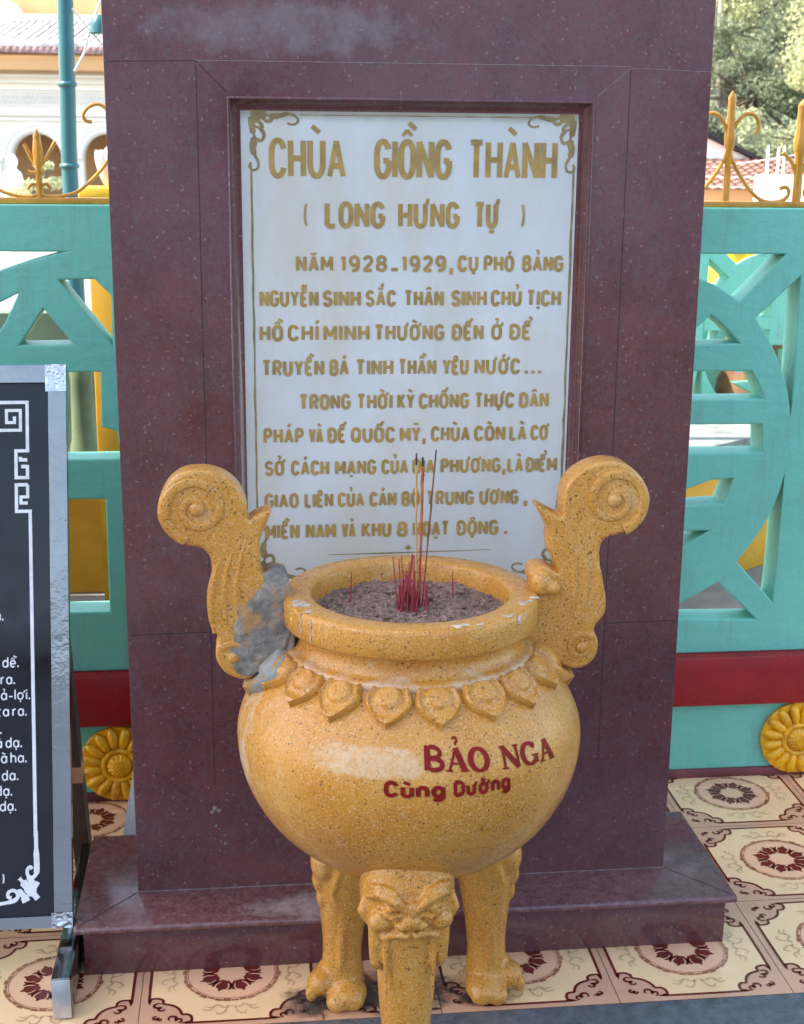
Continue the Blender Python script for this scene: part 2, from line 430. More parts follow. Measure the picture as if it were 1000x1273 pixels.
MT['jar_glaze'] = simple('brown_jar_glaze', (0.15, 0.085, 0.045), 0.35, 0.4, 14, dirt=(0.28, 0.20, 0.09), dscale=10)
MT['ledge'] = simple('weathered_teal_grey_ledge', (0.17, 0.205, 0.205), 0.85, 0.3, 14, dirt=(0.10, 0.11, 0.11), dscale=9)
MT['blue_wash'] = simple('pale_blue_wash', (0.66, 0.72, 0.88), 0.85, 0.06, 1)
MT['roof_red'] = simple('red_clay_tile', (0.30, 0.13, 0.11), 0.8, 0.45, 14)
MT['lotus'] = simple('pink_paint', (0.70, 0.42, 0.50), 0.5, 0.2, 12)
MT['leaf_dark'] = leafmat('dark_leaves', (0.24, 0.29, 0.205))
MT['leaf_mid'] = leafmat('mid_leaves', (0.36, 0.41, 0.26))
MT['leaf_light'] = leafmat('pale_leaves', (0.52, 0.55, 0.34))
MT['bark'] = simple('bark', (0.16, 0.13, 0.10), 0.9, 0.4, 12)
MT['pale_bark'] = simple('pale_bark', (0.36, 0.33, 0.29), 0.9, 0.3, 6)
MT['stick_red'] = simple('red_incense_stick', (0.33, 0.035, 0.045), 0.7, 0.3, 80)
MT['stick_orange'] = simple('orange_incense_paste', (0.40, 0.115, 0.035), 0.85, 0.3, 80)
MT['stick_yellow'] = simple('yellow_incense_paste', (0.52, 0.30, 0.11), 0.85, 0.3, 80)
MT['stick_brown'] = simple('brown_incense_paste', (0.20, 0.085, 0.04), 0.85, 0.3, 80)
MT['charred'] = simple('charred_stick', (0.05, 0.035, 0.035), 0.9, 0.4, 80)
MT['cable'] = simple('pale_cable', (0.62, 0.62, 0.60), 0.5, 0.1, 30)
MT['shade_roof_white'] = simple('added_roof_white', (0.70, 0.68, 0.62), 0.8, 0.06, 3)

# ------------------------------------------------------------------ helpers
class MB:
    """collects vertices and faces in world coordinates"""
    def __init__(s):
        s.v, s.f, s.m, s.sm = [], [], [], []
    def add(s, verts, faces, mat=0, smooth=False):
        o = len(s.v)
        s.v += [Vector(p) for p in verts]
        for f in faces:
            s.f.append([i+o for i in f]); s.m.append(mat); s.sm.append(smooth)
    def box(s, x0, x1, y0, y1, z0, z1, mat=0):
        s.add([(x0,y0,z0),(x1,y0,z0),(x1,y1,z0),(x0,y1,z0),(x0,y0,z1),(x1,y0,z1),(x1,y1,z1),(x0,y1,z1)],
              [(0,3,2,1),(4,5,6,7),(0,1,5,4),(1,2,6,5),(2,3,7,6),(3,0,4,7)], mat)
    def rbox(s, x0, x1, y0, y1, z0, z1, b=0.005, mat=0, seg=2):
        bm = bmesh.new()
        bmesh.ops.create_cube(bm, size=1)
        for v in bm.verts:
            v.co = Vector(((x0+x1)/2 + v.co.x*(x1-x0), (y0+y1)/2 + v.co.y*(y1-y0), (z0+z1)/2 + v.co.z*(z1-z0)))
        bmesh.ops.bevel(bm, geom=bm.edges[:], offset=b, segments=seg, affect='EDGES', profile=0.5)
        s.frombm(bm, mat, True)
    def frombm(s, bm, mat=0, smooth=False, T=None):
        bm.verts.index_update()
        vs = [(T @ v.co) if T else v.co.copy() for v in bm.verts]
        s.add(vs, [[v.index for v in f.verts] for f in bm.faces], mat, smooth)
        bm.free()
    def mesh(s, me, mat=0, smooth=False, T=None):
        s.add([(T @ v.co) if T else v.co.copy() for v in me.vertices], [list(p.vertices) for p in me.polygons], mat, smooth)
        bpy.data.meshes.remove(me)
    def lathe(s, prof, cx, cy, seg=96, mat=0, ang=None, z0=0.0):
        n = len(prof)
        vs = []
        for k in range(seg):
            a = 2*math.pi*k/seg
            for (r, z) in prof:
                vs.append((cx + r*math.sin(a), cy - r*math.cos(a), z + z0))
        fs = []
        for k in range(seg):
            k2 = (k+1) % seg
            for i in range(n-1):
                fs.append((k*n+i, k2*n+i, k2*n+i+1, k*n+i+1))
        s.add(vs, fs, mat, True)
    def tube(s, pts, rad, seg=8, mat=0, closed=False, flat=None):
        pts = [Vector(p) for p in pts]
        n = len(pts)
        rads = rad if isinstance(rad, (list, tuple)) else [rad]*n
        vs = []
        prev = None
        for i, p in enumerate(pts):
            a = pts[(i-1) % n] if (closed or i > 0) else pts[i]
            c = pts[(i+1) % n] if (closed or i < n-1) else pts[i]
            t = (c - a).normalized()
            if prev is None:
                ref = Vector((0, 1, 0)) if abs(t.y) < 0.9 else Vector((1, 0, 0))
                nrm = (ref - t*ref.dot(t)).normalized()
            else:
                nrm = (prev - t*prev.dot(t)).normalized()
            prev = nrm
            bi = t.cross(nrm)
            for k in range(seg):
                an = 2*math.pi*k/seg
                vs.append(p + (nrm*math.cos(an)*(flat or 1.0) + bi*math.sin(an))*rads[i])
        fs = []
        rng = n if closed else n-1
        for i in range(rng):
            j = (i+1) % n
            for k in range(seg):
                k2 = (k+1) % seg
                fs.append((i*seg+k, i*seg+k2, j*seg+k2, j*seg+k))
        if not closed:
            fs.append(list(range(seg))[::-1])
            fs.append([(n-1)*seg+k for k in range(seg)])
        s.add(vs, fs, mat, True)
    def ell(s, c, r, u=20, v=12, mat=0, rot=None):
        bm = bmesh.new()
        bmesh.ops.create_uvsphere(bm, u_segments=u, v_segments=v, radius=1.0)
        T = Matrix.Translation(Vector(c)) @ (rot.to_4x4() if rot else Matrix.Identity(4)) @ Matrix.Diagonal((r[0], r[1], r[2], 1))
        s.frombm(bm, mat, True, T)

def loc_of(o):
    l = Vector((0, 0, 0))
    while o is not None:
        l = l + o.location
        o = o.parent
    return l

def obj(name, mb, mats, parent=None, sharp=35.0):
    me = bpy.data.meshes.new(name)
    L = loc_of(parent) if parent else Vector((0, 0, 0))
    me.from_pydata([tuple(v - L) for v in mb.v], [], mb.f)
    mats = mats if isinstance(mats, list) else [mats]
    for m in mats:
        me.materials.append(MT[m] if isinstance(m, str) else m)
    for p, mi, sm in zip(me.polygons, mb.m, mb.sm):
        p.material_index = mi
        p.use_smooth = sm
    me.update()
    if any(mb.sm):
        me.set_sharp_from_angle(angle=R(sharp))
    o = bpy.data.objects.new(name, me)
    COL.objects.link(o)
    o.parent = parent
    return o

def tag(o, label=None, cat=None, group=None, kind=None):
    if label: o['label'] = label
    if cat: o['category'] = cat
    if group: o['group'] = group
    if kind: o['kind'] = kind
    return o

def thing(name, loc, label, cat, group=None):
    o = bpy.data.objects.new(name, None)
    o.location = loc
    o.empty_display_size = 0.1
    COL.objects.link(o)
    return tag(o, label, cat, group)

def catmull(pts, n=6, closed=True):
    out = []
    N_ = len(pts)
    rng = N_ if closed else N_-1
    for i in range(rng):
        if closed:
            p0, p1, p2, p3 = (Vector(pts[(i+k-1) % N_]) for k in range(4))
        else:
            p0, p1, p2, p3 = (Vector(pts[min(max(i+k-1, 0), N_-1)]) for k in range(4))
        for j in range(n):
            t = j/n
            out.append(0.5*((2*p1) + (p2-p0)*t + (2*p0-5*p1+4*p2-p3)*t*t + (3*p1-p0-3*p2+p3)*t**3))
    if not closed:
        out.append(Vector(pts[-1]))
    return out

def extrude_outline(outline, holes, yc, thick, bev=0.003, res=1):
    """flat outline in (x, z) with holes, given a real thickness along y; returns a mesh"""
    cu = bpy.data.curves.new('tmp', 'CURVE')
    cu.dimensions = '2D'
    cu.fill_mode = 'BOTH'
    cu.extrude = thick/2 - bev
    cu.bevel_depth = bev
    cu.bevel_resolution = res
    cu.offset = -bev
    for poly in [outline]+list(holes):
        sp = cu.splines.new('POLY')
        sp.points.add(len(poly)-1)
        for q, p in zip(sp.points, poly):
            q.co = (p[0], p[1], 0, 1)
        sp.use_cyclic_u = True
    o = bpy.data.objects.new('tmp', cu)
    COL.objects.link(o)
    dg = bpy.context.evaluated_depsgraph_get()
    me = bpy.data.meshes.new_from_object(o.evaluated_get(dg))
    bpy.data.objects.remove(o)
    bpy.data.curves.remove(cu)
    for v in me.vertices:
        x, z, y = v.co
        v.co = (x, yc - y, z)
    return me

def fuse(mb, voxel=0.004, smooth=6):
    """melts overlapping solids into one carved surface"""
    me = bpy.data.meshes.new('tmp')
    me.from_pydata([tuple(v) for v in mb.v], [], mb.f)
    o = bpy.data.objects.new('tmp', me)
    COL.objects.link(o)
    r = o.modifiers.new('r', 'REMESH')
    r.mode = 'VOXEL'
    r.voxel_size = voxel
    s = o.modifiers.new('s', 'SMOOTH')
    s.iterations = smooth
    s.factor = 0.5
    dg = bpy.context.evaluated_depsgraph_get()
    out = bpy.data.meshes.new_from_object(o.evaluated_get(dg))
    bpy.data.objects.remove(o)
    bpy.data.meshes.remove(me)
    nb = MB()
    nb.mesh(out, 0, True)
    return nb

def ribbon(pts, w):
    """flat strip along a 2D path: returns verts (2D) and quads"""
    P = [Vector((p[0], p[1])) for p in pts]
    n = len(P)
    ws = w if isinstance(w, (list, tuple)) else [w]*n
    closed = n > 2 and (P[0]-P[-1]).length < 1e-6
    vs, fs = [], []
    for i in range(n):
        a = P[i-1] if i > 0 else (P[-2] if closed else None)
        c = P[i+1] if i < n-1 else (P[1] if closed else None)
        d1 = (P[i]-a).normalized() if a is not None else None
        d2 = (c-P[i]).normalized() if c is not None else None
        if d1 is None: d1 = d2
        if d2 is None: d2 = d1
        t = d1+d2
        t = t.normalized() if t.length > 1e-4 else d1
        nr = Vector((-t.y, t.x))
        cs = max(0.78, nr.dot(Vector((-d1.y, d1.x))))
        h = ws[i]/2/cs
        vs += [P[i]+nr*h, P[i]-nr*h]
    for i in range(n-1):
        fs.append((2*i, 2*i+1, 2*i+3, 2*i+2))
    return vs, fs

def densify(pts, w, step):
    n = len(pts)
    ws = w if isinstance(w, (list, tuple)) else [w]*n
    op, ow = [], []
    for i in range(n-1):
        a, b = Vector(pts[i][:2]), Vector(pts[i+1][:2])
        k = max(1, int(math.ceil((b-a).length/step)))
        for j in range(k):
            op.append(a.lerp(b, j/k)); ow.append(ws[i]+(ws[i+1]-ws[i])*j/k)
    op.append(Vector(pts[-1][:2])); ow.append(ws[-1])
    return op, ow

def leaf_cloud(mb_, c, r_, n, size, rg, mat=0, up=0.3):
    for i in range(n):
        d = Vector((rg.gauss(0,1), rg.gauss(0,1), rg.gauss(0,1))).normalized()
        p = Vector(c)+Vector((d.x*r_[0], d.y*r_[1], d.z*r_[2]))*(rg.random()**.45)
        a = Vector((rg.gauss(0,1), rg.gauss(0,1), rg.gauss(0,1)+up)).normalized()
        b = a.cross(Vector((rg.gauss(0,1), rg.gauss(0,1), rg.gauss(0,1)))).normalized()
        c_ = a.cross(b)
        s = size*rg.uniform(.6,1.4)
        mb_.add([p-b*s, p-c_*s*.45, p+b*s, p+c_*s*.45], [(0,1,2,3)], mat, False)

def arc(cx, cy, rx, ry, a0, a1, n=10):
    return [(cx+rx*math.cos(R(a0+(a1-a0)*i/n)), cy+ry*math.sin(R(a0+(a1-a0)*i/n))) for i in range(n+1)]

# ------------------------------------------------------------------ stroke lettering
def G():
    g = {}
    g['A'] = (0.95, [[(0,0),(.5,1),(1,0)], [(.2,.3),(.8,.3)]])
    g['B'] = (0.85, [[(0,0),(0,1)], [(0,1),(.55,1)]+arc(.55,.76,.38,.24,90,-90)+[(0,.52)], [(.5,.52)]+arc(.55,.26,.45,.26,90,-90)+[(0,0)]])
    g['C'] = (0.85, [arc(.5,.68,.5,.32,15,180)+arc(.5,.32,.5,.32,180,345)])
    g['D'] = (0.9, [[(0,0),(0,1)], [(0,1),(.4,1)]+arc(.4,.66,.6,.34,90,0)+arc(.4,.34,.6,.34,0,-90)+[(0,0)]])
    g['Đ'] = (0.9, g['D'][1]+[[(-.2,.5),(.42,.5)]])
    g['E'] = (0.72, [[(1,1),(0,1),(0,0),(1,0)], [(0,.51),(.8,.51)]])
    g['G'] = (0.88, [arc(.5,.68,.5,.32,20,180)+arc(.5,.32,.5,.32,180,360)+[(1,.46),(.55,.46)]])
    g['H'] = (0.88, [[(0,0),(0,1)], [(1,0),(1,1)], [(0,.5),(1,.5)]])
    g['I'] = (0.0, [[(0,0),(0,1)]])
    g['K'] = (0.88, [[(0,0),(0,1)], [(.95,1),(0,.38)], [(.3,.55),(1,0)]])
    g['L'] = (0.7, [[(0,1),(0,0),(1,0)]])
    g['M'] = (1.12, [[(0,0),(0,1),(.5,.25),(1,1),(1,0)]])
    g['N'] = (0.9, [[(0,0),(0,1),(1,0),(1,1)]])
    g['O'] = (0.9, [arc(.5,.66,.5,.34,0,180)+arc(.5,.34,.5,.34,180,360)+[(1,.66)]])
    g['P'] = (0.8, [[(0,0),(0,1)], [(0,1),(.5,1)]+arc(.55,.73,.45,.27,90,-90)+[(0,.46)]])
    g['Q'] = (0.9, g['O'][1]+[[(.55,.28),(1,-.06)]])
    g['R'] = (0.85, [[(0,0),(0,1)], [(0,1),(.5,1)]+arc(.55,.74,.42,.26,90,-90)+[(0,.48)], [(.5,.48),(1,0)]])
    g['S'] = (0.82, [arc(.5,.74,.46,.26,20,180)+arc(.5,.74,.46,.24,190,265)+arc(.5,.26,.48,.24,85,0)+arc(.5,.26,.48,.26,-5,-170)])
    g['T'] = (0.85, [[(0,1),(1,1)], [(.5,1),(.5,0)]])
    g['U'] = (0.88, [[(0,1)]+arc(.5,.33,.5,.33,180,360)+[(1,1)]])
    g['V'] = (0.95, [[(0,1),(.5,0),(1,1)]])
    g['Y'] = (0.92, [[(0,1),(.5,.48),(1,1)], [(.5,.48),(.5,0)]])
    g['1'] = (0.28, [[(0,.8),(.8,1),(.8,0)]])
    g['2'] = (0.82, [arc(.5,.7,.46,.3,165,-25)+[(0,0),(1,0)]])
    g['8'] = (0.85, [arc(.5,.75,.42,.25,0,360,14), arc(.5,.26,.5,.26,0,360,14)])
    g['9'] = (0.85, [arc(.5,.68,.48,.32,0,360,14), [(.98,.68)]+arc(.5,.33,.48,.33,0,-120)])
    g['('] = (0.25, [arc(1.4,.5,1.4,.75,140,220)])
    g[')'] = (0.25, [arc(-.4,.5,1.4,.75,40,-40)])
    g['_'] = (0.8, [[(0,.06),(1,.06)]])
    g['-'] = (0.4, [[(0,.32),(1,.32)]])
    g['.'] = (0.0, [[(0,-.04),(0,.16)]])
    g[','] = (0.08, [[(1,.16),(0,-.3)]])
    # lower case, x-height 0.7
    bowl = arc(.5,.35,.5,.35,0,360,14)
    g['a'] = (0.58, [bowl, [(1,.7),(1,0)]])
    g['b'] = (0.58, [bowl, [(0,1.05),(0,0)]])
    g['d'] = (0.58, [bowl, [(1,1.05),(1,0)]])
    g['đ'] = (0.58, g['d'][1]+[[(.62,.88),(1.35,.88)]])
    g['e'] = (0.58, [[(0,.35),(1,.35)]+arc(.5,.35,.5,.35,0,310,13)])
    g['g'] = (0.58, [bowl, [(1,.7),(1,-.02)]+arc(.5,-.02,.5,.27,0,-150)])
    g['h'] = (0.54, [[(0,0),(0,1.05)], [(0,.4)]+arc(.5,.42,.5,.28,170,0)+[(1,0)]])
    g['i'] = (0.0, [[(0,0),(0,.7)], [(0,.86),(0,1.02)]])
    g['l'] = (0.0, [[(0,0),(0,1.05)]])
    g['n'] = (0.54, [[(0,0),(0,.7)], [(0,.4)]+arc(.5,.42,.5,.28,170,0)+[(1,0)]])
    g['o'] = (0.62, [bowl])
    g['r'] = (0.34, [[(0,0),(0,.7)], [(0,.42)]+arc(.7,.36,.7,.34,170,70)])
    g['t'] = (0.38, [[(.4,.98),(.4,.2)]+arc(.75,.2,.35,.2,180,290), [(0,.7),(1,.7)]])
    g['u'] = (0.54, [[(0,.7)]+arc(.5,.28,.5,.28,180,360)+[(1,.7)], [(1,.7),(1,0)]])
    g['x'] = (0.56, [[(0,0),(1,.7)], [(0,.7),(1,0)]])
    return g
GL = G()

def marks_for(marks, w, h, sw, capital):
    """strokes of Vietnamese tone and vowel marks over a letter of width w and height h"""
    out = []
    cx = w/2
    lift = h + (.17 if capital else .14)
    hat = '\u0302' in marks
    top = lift
    if hat:
        out.append(([(cx-.24, lift-.01), (cx, lift+.16), (cx+.24, lift-.01)], .6))
        top = lift+.12
        cx2 = cx+.27
    elif '\u0306' in marks:
        out.append((arc(cx, lift+.16, .2, .15, 190, 350, 6), .6))
        top = lift+.16
        cx2 = cx+.12
    else:
        cx2 = cx
    if '\u031b' in marks:
        out.append(([(w, h-.02), (w+.15, h+.06), (w+.17, h+.24)], .7))
    for mk in marks:
        if mk == '\u0301':
            out.append(([(cx2-.08, top+.02), (cx2+.12, top+.26)], .8))
        elif mk == '\u0300':
            c3 = cx2+.03 if hat else cx2
            out.append(([(c3-.22, top+.24), (c3+.16, top+.06)], .8))
        elif mk == '\u0309':
            out.append((arc(cx2, top+.22, .11, .1, 170, -60, 6)+[(cx2, top+.0)], .55))
        elif mk == '\u0303':
            out.append(([(cx-.25, top+.08), (cx-.1, top+.18), (cx+.1, top+.10), (cx+.26, top+.2)], .6))
        elif mk == '\u0323':
            out.append(([(w/2, -.30), (w/2, -.14)], 1.0))
    return out

def word_strokes(text, sw):
    """list of (polyline, width factor) and total width, in cap-height units"""
    strokes = []
    x = 0.0
    gap = sw*1.0 + 0.17
    first = True
    for ch in unicodedata.normalize('NFC', text):
        if ch == ' ':
            x += 0.35
            continue
        if ch in GL:
            base, marks = ch, ''
        else:
            d = unicodedata.normalize('NFD', ch)
            base, marks = d[0], d[1:]
        w, polys = GL[base]
        w = w*0.72 if base.isupper() or base.isdigit() else w
        if not first:
            x += gap
        first = False
        cap = base.isupper()
        for p in polys:
            strokes.append(([(x+q[0]*(w if w > 0 else 1), q[1]) for q in p], 1.0))
        for p, f in marks_for(marks, w, 1.0 if cap else .7, sw, cap):
            strokes.append(([(x+q[0], q[1]) for q in p], f))
        x += w + (.1 if '\u031b' in marks else 0)
    return strokes, x

def lay_word(mb, text, x0, x1, zb, cap, sw, place, count=[0], squeeze=True, jitter=0.0):
    st, w = word_strokes(text, sw)
    half = sw*cap/2
    sx = ((x1-x0)-2*half)/w if (w > 1e-6 and squeeze) else cap
    for pl, f in st:
        full = [Vector((x0+half+p[0]*sx, zb+p[1]*cap)) for p in pl]
        runs, cur = [], [full[0]]
        for i in range(1, len(full)):
            cur.append(full[i])
            if i < len(full)-1:
                d1, d2 = full[i]-full[i-1], full[i+1]-full[i]
                if d1.length > .004 and d2.length > .004 and d1.angle(d2) > R(65):
                    runs.append(cur); cur = [full[i]]
        runs.append(cur)
        for k, pts in enumerate(runs):
            w_ = sw*cap*f*(.86 if len(pts) == 2 and abs(pts[0].x-pts[1].x) > .15*abs(pts[0].y-pts[1].y) and abs(pts[0].y-pts[1].y) > cap*.3 else 1.0)
            vs, fs = ribbon(pts, w_)
            count[0] += 1
            off = 0.0004 + (count[0] % 23)*0.00004
            mb.add([place(v[0], v[1], off) for v in vs], fs)

# ------------------------------------------------------------------ setting: ground
def sheet(name, x0, x1, y0, y1, z, mat, kind='structure'):
    mb = MB()
    mb.add([(x0,y0,z),(x1,y0,z),(x1,y1,z),(x0,y1,z)], [(0,1,2,3)])
    return tag(obj(name, mb, mat), kind=kind)

sheet('ground', -400, 400, -400, 400, -0.06, 'asphalt')
sheet('yard', -14, 16, 0.56, 22, -0.012, 'concrete')
mb = MB(); mb.box(-3.2, 3.2, -0.80, -0.432, -0.05, 0.0)
tag(obj('stone_kerb', mb, 'strip'), kind='structure')
mb = MB(); mb.box(-6, 6, -9.0, -0.802, -0.055, -0.012)
tag(obj('pavement', mb, 'asphalt'), kind='structure')

def tile_floor():
    mats = ['tan_tile', 'cream_tile', 'brown_tile', 'ring_tile', 'faint_tile', 'grout', 'tint_tile']
    bm_all = MB()
    S_ = 0.316
    # pattern built once in unit tile coordinates: list of (verts2d, faces, layer, mat)
    pat = []
    def corner(sx, sy):
        q = [(.452,.235),(.44,.215),(.40,.215),(.375,.235),(.372,.265),(.345,.275),(.315,.290),(.290,.315),(.275,.345),(.265,.372),(.235,.375),(.215,.40),(.215,.44),(.235,.452)]
        q = [(a*sx, b*sy) for a, b in q]
        return q if sx*sy > 0 else q[::-1]
    outline = corner(1, 1)+corner(-1, 1)+corner(-1, -1)+corner(1, -1)
    outline = [tuple(p) for p in catmull(outline, 3)]
    # fan from the centre: star shaped, so safe
    pat.append((outline, [tuple(range(len(outline)))], 1, 1))
    v, f = ribbon(outline+[outline[0]], .017); pat.append((v, f, 2, 2))
    # corner scrolls: paired figure-three curls in every lobe
    three = [(-.036,.030),(-.020,.040),(-.002,.032),(-.004,.014),(-.018,.008),(-.002,.004),(.012,-.010),(.006,-.030),(-.014,-.036),(-.030,-.024)]
    for sx in (1, -1):
        for sy in (1, -1):
            for c, rt_, m_, sc_ in (((.405,.300), 20, 1, 1.0), ((.300,.405), 70, -1, 1.0), ((.405,.405), 45, 1, .62)):
                a = R(rt_)
                pp = [(x*sc_*m_, y*sc_) for x, y in three]
                pp = [(c[0]+x*math.cos(a)-y*math.sin(a), c[1]+x*math.sin(a)+y*math.cos(a)) for x, y in pp]
                pp = catmull([Vector((x*sx, y*sy)) for x, y in pp], 3, False)
                n_ = len(pp)
                v, f = ribbon([(p.x, p.y) for p in pp], [.008+.010*math.sin(math.pi*i/(n_-1)) for i in range(n_)]); pat.append((v, f, 3, 2))
    pat.append((arc(0,0,.262,.262,0,360,40)[:-1], [tuple(range(40))], 2, 6))
    # medallion: chain ring, fine ring, leaf crown
    for k in range(36):
        a = 360*k/36
        v, f = ribbon(arc(0,0,.262+.004*(k % 2),.262+.004*(k % 2),a,a+9.0,3), .014+.012*((k*7) % 3)/2); pat.append((v, f, 3, 3))
    v, f = ribbon(arc(0,0,.248,.248,0,360,48), .0035); pat.append((v, f, 4, 3))
    for k in range(8):
        a = math.pi/4*k + math.pi/8
        def T(p, a=a): return (p[0]*math.cos(a)-p[1]*math.sin(a), p[0]*math.sin(a)+p[1]*math.cos(a))
        leaf = [(.078,.0),(.088,.018),(.110,.022),(.138,.034),(.160,.030),(.168,.014),(.194,.0)]
        leaf = leaf+[(x, -y) for x, y in leaf[-2:0:-1]]
        pts = [T(p) for p in leaf]
        c = T((.125, 0))
        pat.append(([c]+pts, [(0, i+1, (i+1) % len(pts)+1) for i in range(len(pts))], 3, 2))
        for sgn in (1, -1):
            pp = catmull([Vector(T(p)) for p in ((.078,.012*sgn),(.098,.030*sgn),(.122,.047*sgn),(.148,.050*sgn),(.160,.042*sgn))], 3, False)
            n_ = len(pp)
            v, f = ribbon([(p.x, p.y) for p in pp], [.006+.013*math.sin(math.pi*i/(n_-1)) for i in range(n_)]); pat.append((v, f, 4, 2))
    # faint sprays on the four sides
    for k in range(4):
        a = math.pi/2*k
        def T(p, a=a): return (p[0]*math.cos(a)-p[1]*math.sin(a), p[0]*math.sin(a)+p[1]*math.cos(a))
        for sgn in (1, -1):
            for path in ([(.315,0),(.33,.04*sgn),(.305,.075*sgn),(.325,.11*sgn),(.31,.15*sgn)], [(.31,.02*sgn),(.37,.035*sgn),(.39,.07*sgn),(.36,.085*sgn)], [(.32,.09*sgn),(.35,.12*sgn),(.34,.16*sgn)]):
                pp = [T(p) for p in catmull([(x, y) for x, y in path], 4, False)]
                v, f = ribbon(pp, [.004+.012*math.sin(math.pi*i/(len(pp)-1)) for i in range(len(pp))]); pat.append((v, f, 2, 4))
    def put(x0, y0, x1c, x2c, y1c, y2c):
        bm = bmesh.new()
        lay = []
        cx, cy = x0+S_/2, y0+S_/2
        base = [(-.5,-.5),(.5,-.5),(.5,.5),(-.5,.5)]
        for vs, fs, layer, mi in [(base, [(0,1,2,3)], 0, 0)]+pat:
            bv = [bm.verts.new((cx+p[0]*S_, cy+p[1]*S_, layer*0.00035)) for p in vs]
            for f in fs:
                try:
                    fc = bm.faces.new([bv[i] for i in f])
                    fc.material_index = mi
                except ValueError:
                    pass
        for co, no in (((x1c,0,0),(-1,0,0)), ((x2c,0,0),(1,0,0)), ((0,y1c,0),(0,-1,0)), ((0,y2c,0),(0,1,0))):
            bmesh.ops.bisect_plane(bm, geom=bm.verts[:]+bm.edges[:]+bm.faces[:], plane_co=co, plane_no=no, clear_outer=True)
        bmesh.ops.recalc_face_normals(bm, faces=bm.faces[:])
        for fc in bm.faces:
            if fc.normal.z < 0: fc.normal_flip()
        bmesh.ops.triangulate(bm, faces=[f for f in bm.faces if len(f.verts) > 4])
        bm.verts.index_update()
        o = len(bm_all.v)
        bm_all.v += [v.co.copy() for v in bm.verts]
        for fc in bm.faces:
            bm_all.f.append([v.index+o for v in fc.verts]); bm_all.m.append(fc.material_index); bm_all.sm.append(False)
        bm.free()
    XL = [-.505+S_*k for k in range(-4, 2)]
    XR = [.016+S_*k for k in range(0, 6)]
    g = 0.0008
    for y in (-.431, -.115, .201):
        y2 = min(y+S_, .455)
        for x in XL: put(x, y, x+g, min(x+S_, .016)-g, y+g, y2-g)
        for x in XR: put(x, y, x+g, x+S_-g, y+g, y2-g)
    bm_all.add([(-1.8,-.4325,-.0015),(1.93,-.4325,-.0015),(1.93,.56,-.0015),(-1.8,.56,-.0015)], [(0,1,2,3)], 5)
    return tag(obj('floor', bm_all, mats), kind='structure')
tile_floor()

# ------------------------------------------------------------------ memorial stele
X0, X1, YF, YB = -0.518, 0.483, -0.159, 0.03
PX0, PX1, PZ0, PZ1 = -0.303, 0.264, 0.690, 1.508
st = thing('memorial_stele', (-0.017, -0.06, 0), 'tall polished dark red granite stele holding an inscribed white marble plaque', 'stele')
mb = MB(); mb.rbox(-0.610, 0.577, -0.256, 0.058, 0.0, 0.094, 0.003)
obj('plinth', mb, 'granite', st)
mb = MB(); mb.rbox(-0.624, 0.591, -0.281, 0.074, 0.0945, 0.108, 0.006, seg=3)
def flat_line(m_, a, b, w, y=None, z=None, mat=1):
    """thin joint line drawn between two points in the stele face (x,z) or on the plinth top (x,y)"""
    v, f = ribbon([a, b], w)
    m_.add([(p.x, y, p.y) if y is not None else (p.x, p.y, z) for p in v], f, mat)
flat_line(mb, (-.616, -.272), (-.519, -.160), .0022, z=.1083)
flat_line(mb, (.583, -.272), (.485, -.160), .0016, z=.1083)
obj('plinth_slab', mb, ['granite_slab', 'joint'], st)
mb = MB()
mb.mesh(extrude_outline([(X0,.1083),(X1,.1083),(X1,2.45),(X0,2.45)], [[(PX0-.0196,PZ0-.0196),(PX0-.0196,PZ1+.0196),(PX1+.0196,PZ1+.0196),(PX1+.0196,PZ0-.0196)]], YF+0.0125, 0.025, 0.0012), 0)
mb.box(X0+.001, X1-.001, YF+0.0245, YB, .1083, 2.449)
yj = YF-0.0003
for a, b, w, m_ in (((X0+.004,1.580),(-.372,1.583),.0013,1),((-.372,1.583),(-.372,.32),.0013,1),((-.372,1.583),(-.322,1.534),.0013,1),
                    ((-.372,1.5838),(.344,1.5845),.0010,2),((.344,1.582),(.290,1.537),.0009,2),((.344,1.582),(.482,1.578),.0009,2),((.344,1.580),(.344,.32),.0012,1),
                    ((X0+.004,.612),(-.373,.614),.0013,1),((.345,.610),(X1-.004,.612),.0013,1)):
    flat_line(mb, a, b, w, y=yj - (0.0002 if m_ == 2 else 0), mat=m_)
# pale foot joint where the shaft meets the slab
mb.box(X0-.0015, X1+.0015, YF-.0016, YF-.0002, .1084, .1098, 2)
# small splash of paint
for (x, z, r_) in ((-.374,.272,.007),(-.366,.268,.006),(-.378,.265,.005),(-.356,.2,.003),(-.372,.236,.0035)):
    pts = [(x+r_*random.uniform(.5,1.2)*math.cos(a*.785), yj-.0004-r_*.01, z+r_*random.uniform(.4,1.1)*math.sin(a*.785)) for a in range(8)]
    mb.add(pts, [tuple(range(8))], 3)
shaft = obj('shaft', mb, ['granite', 'joint', 'joint_pale', 'mortar'], st)
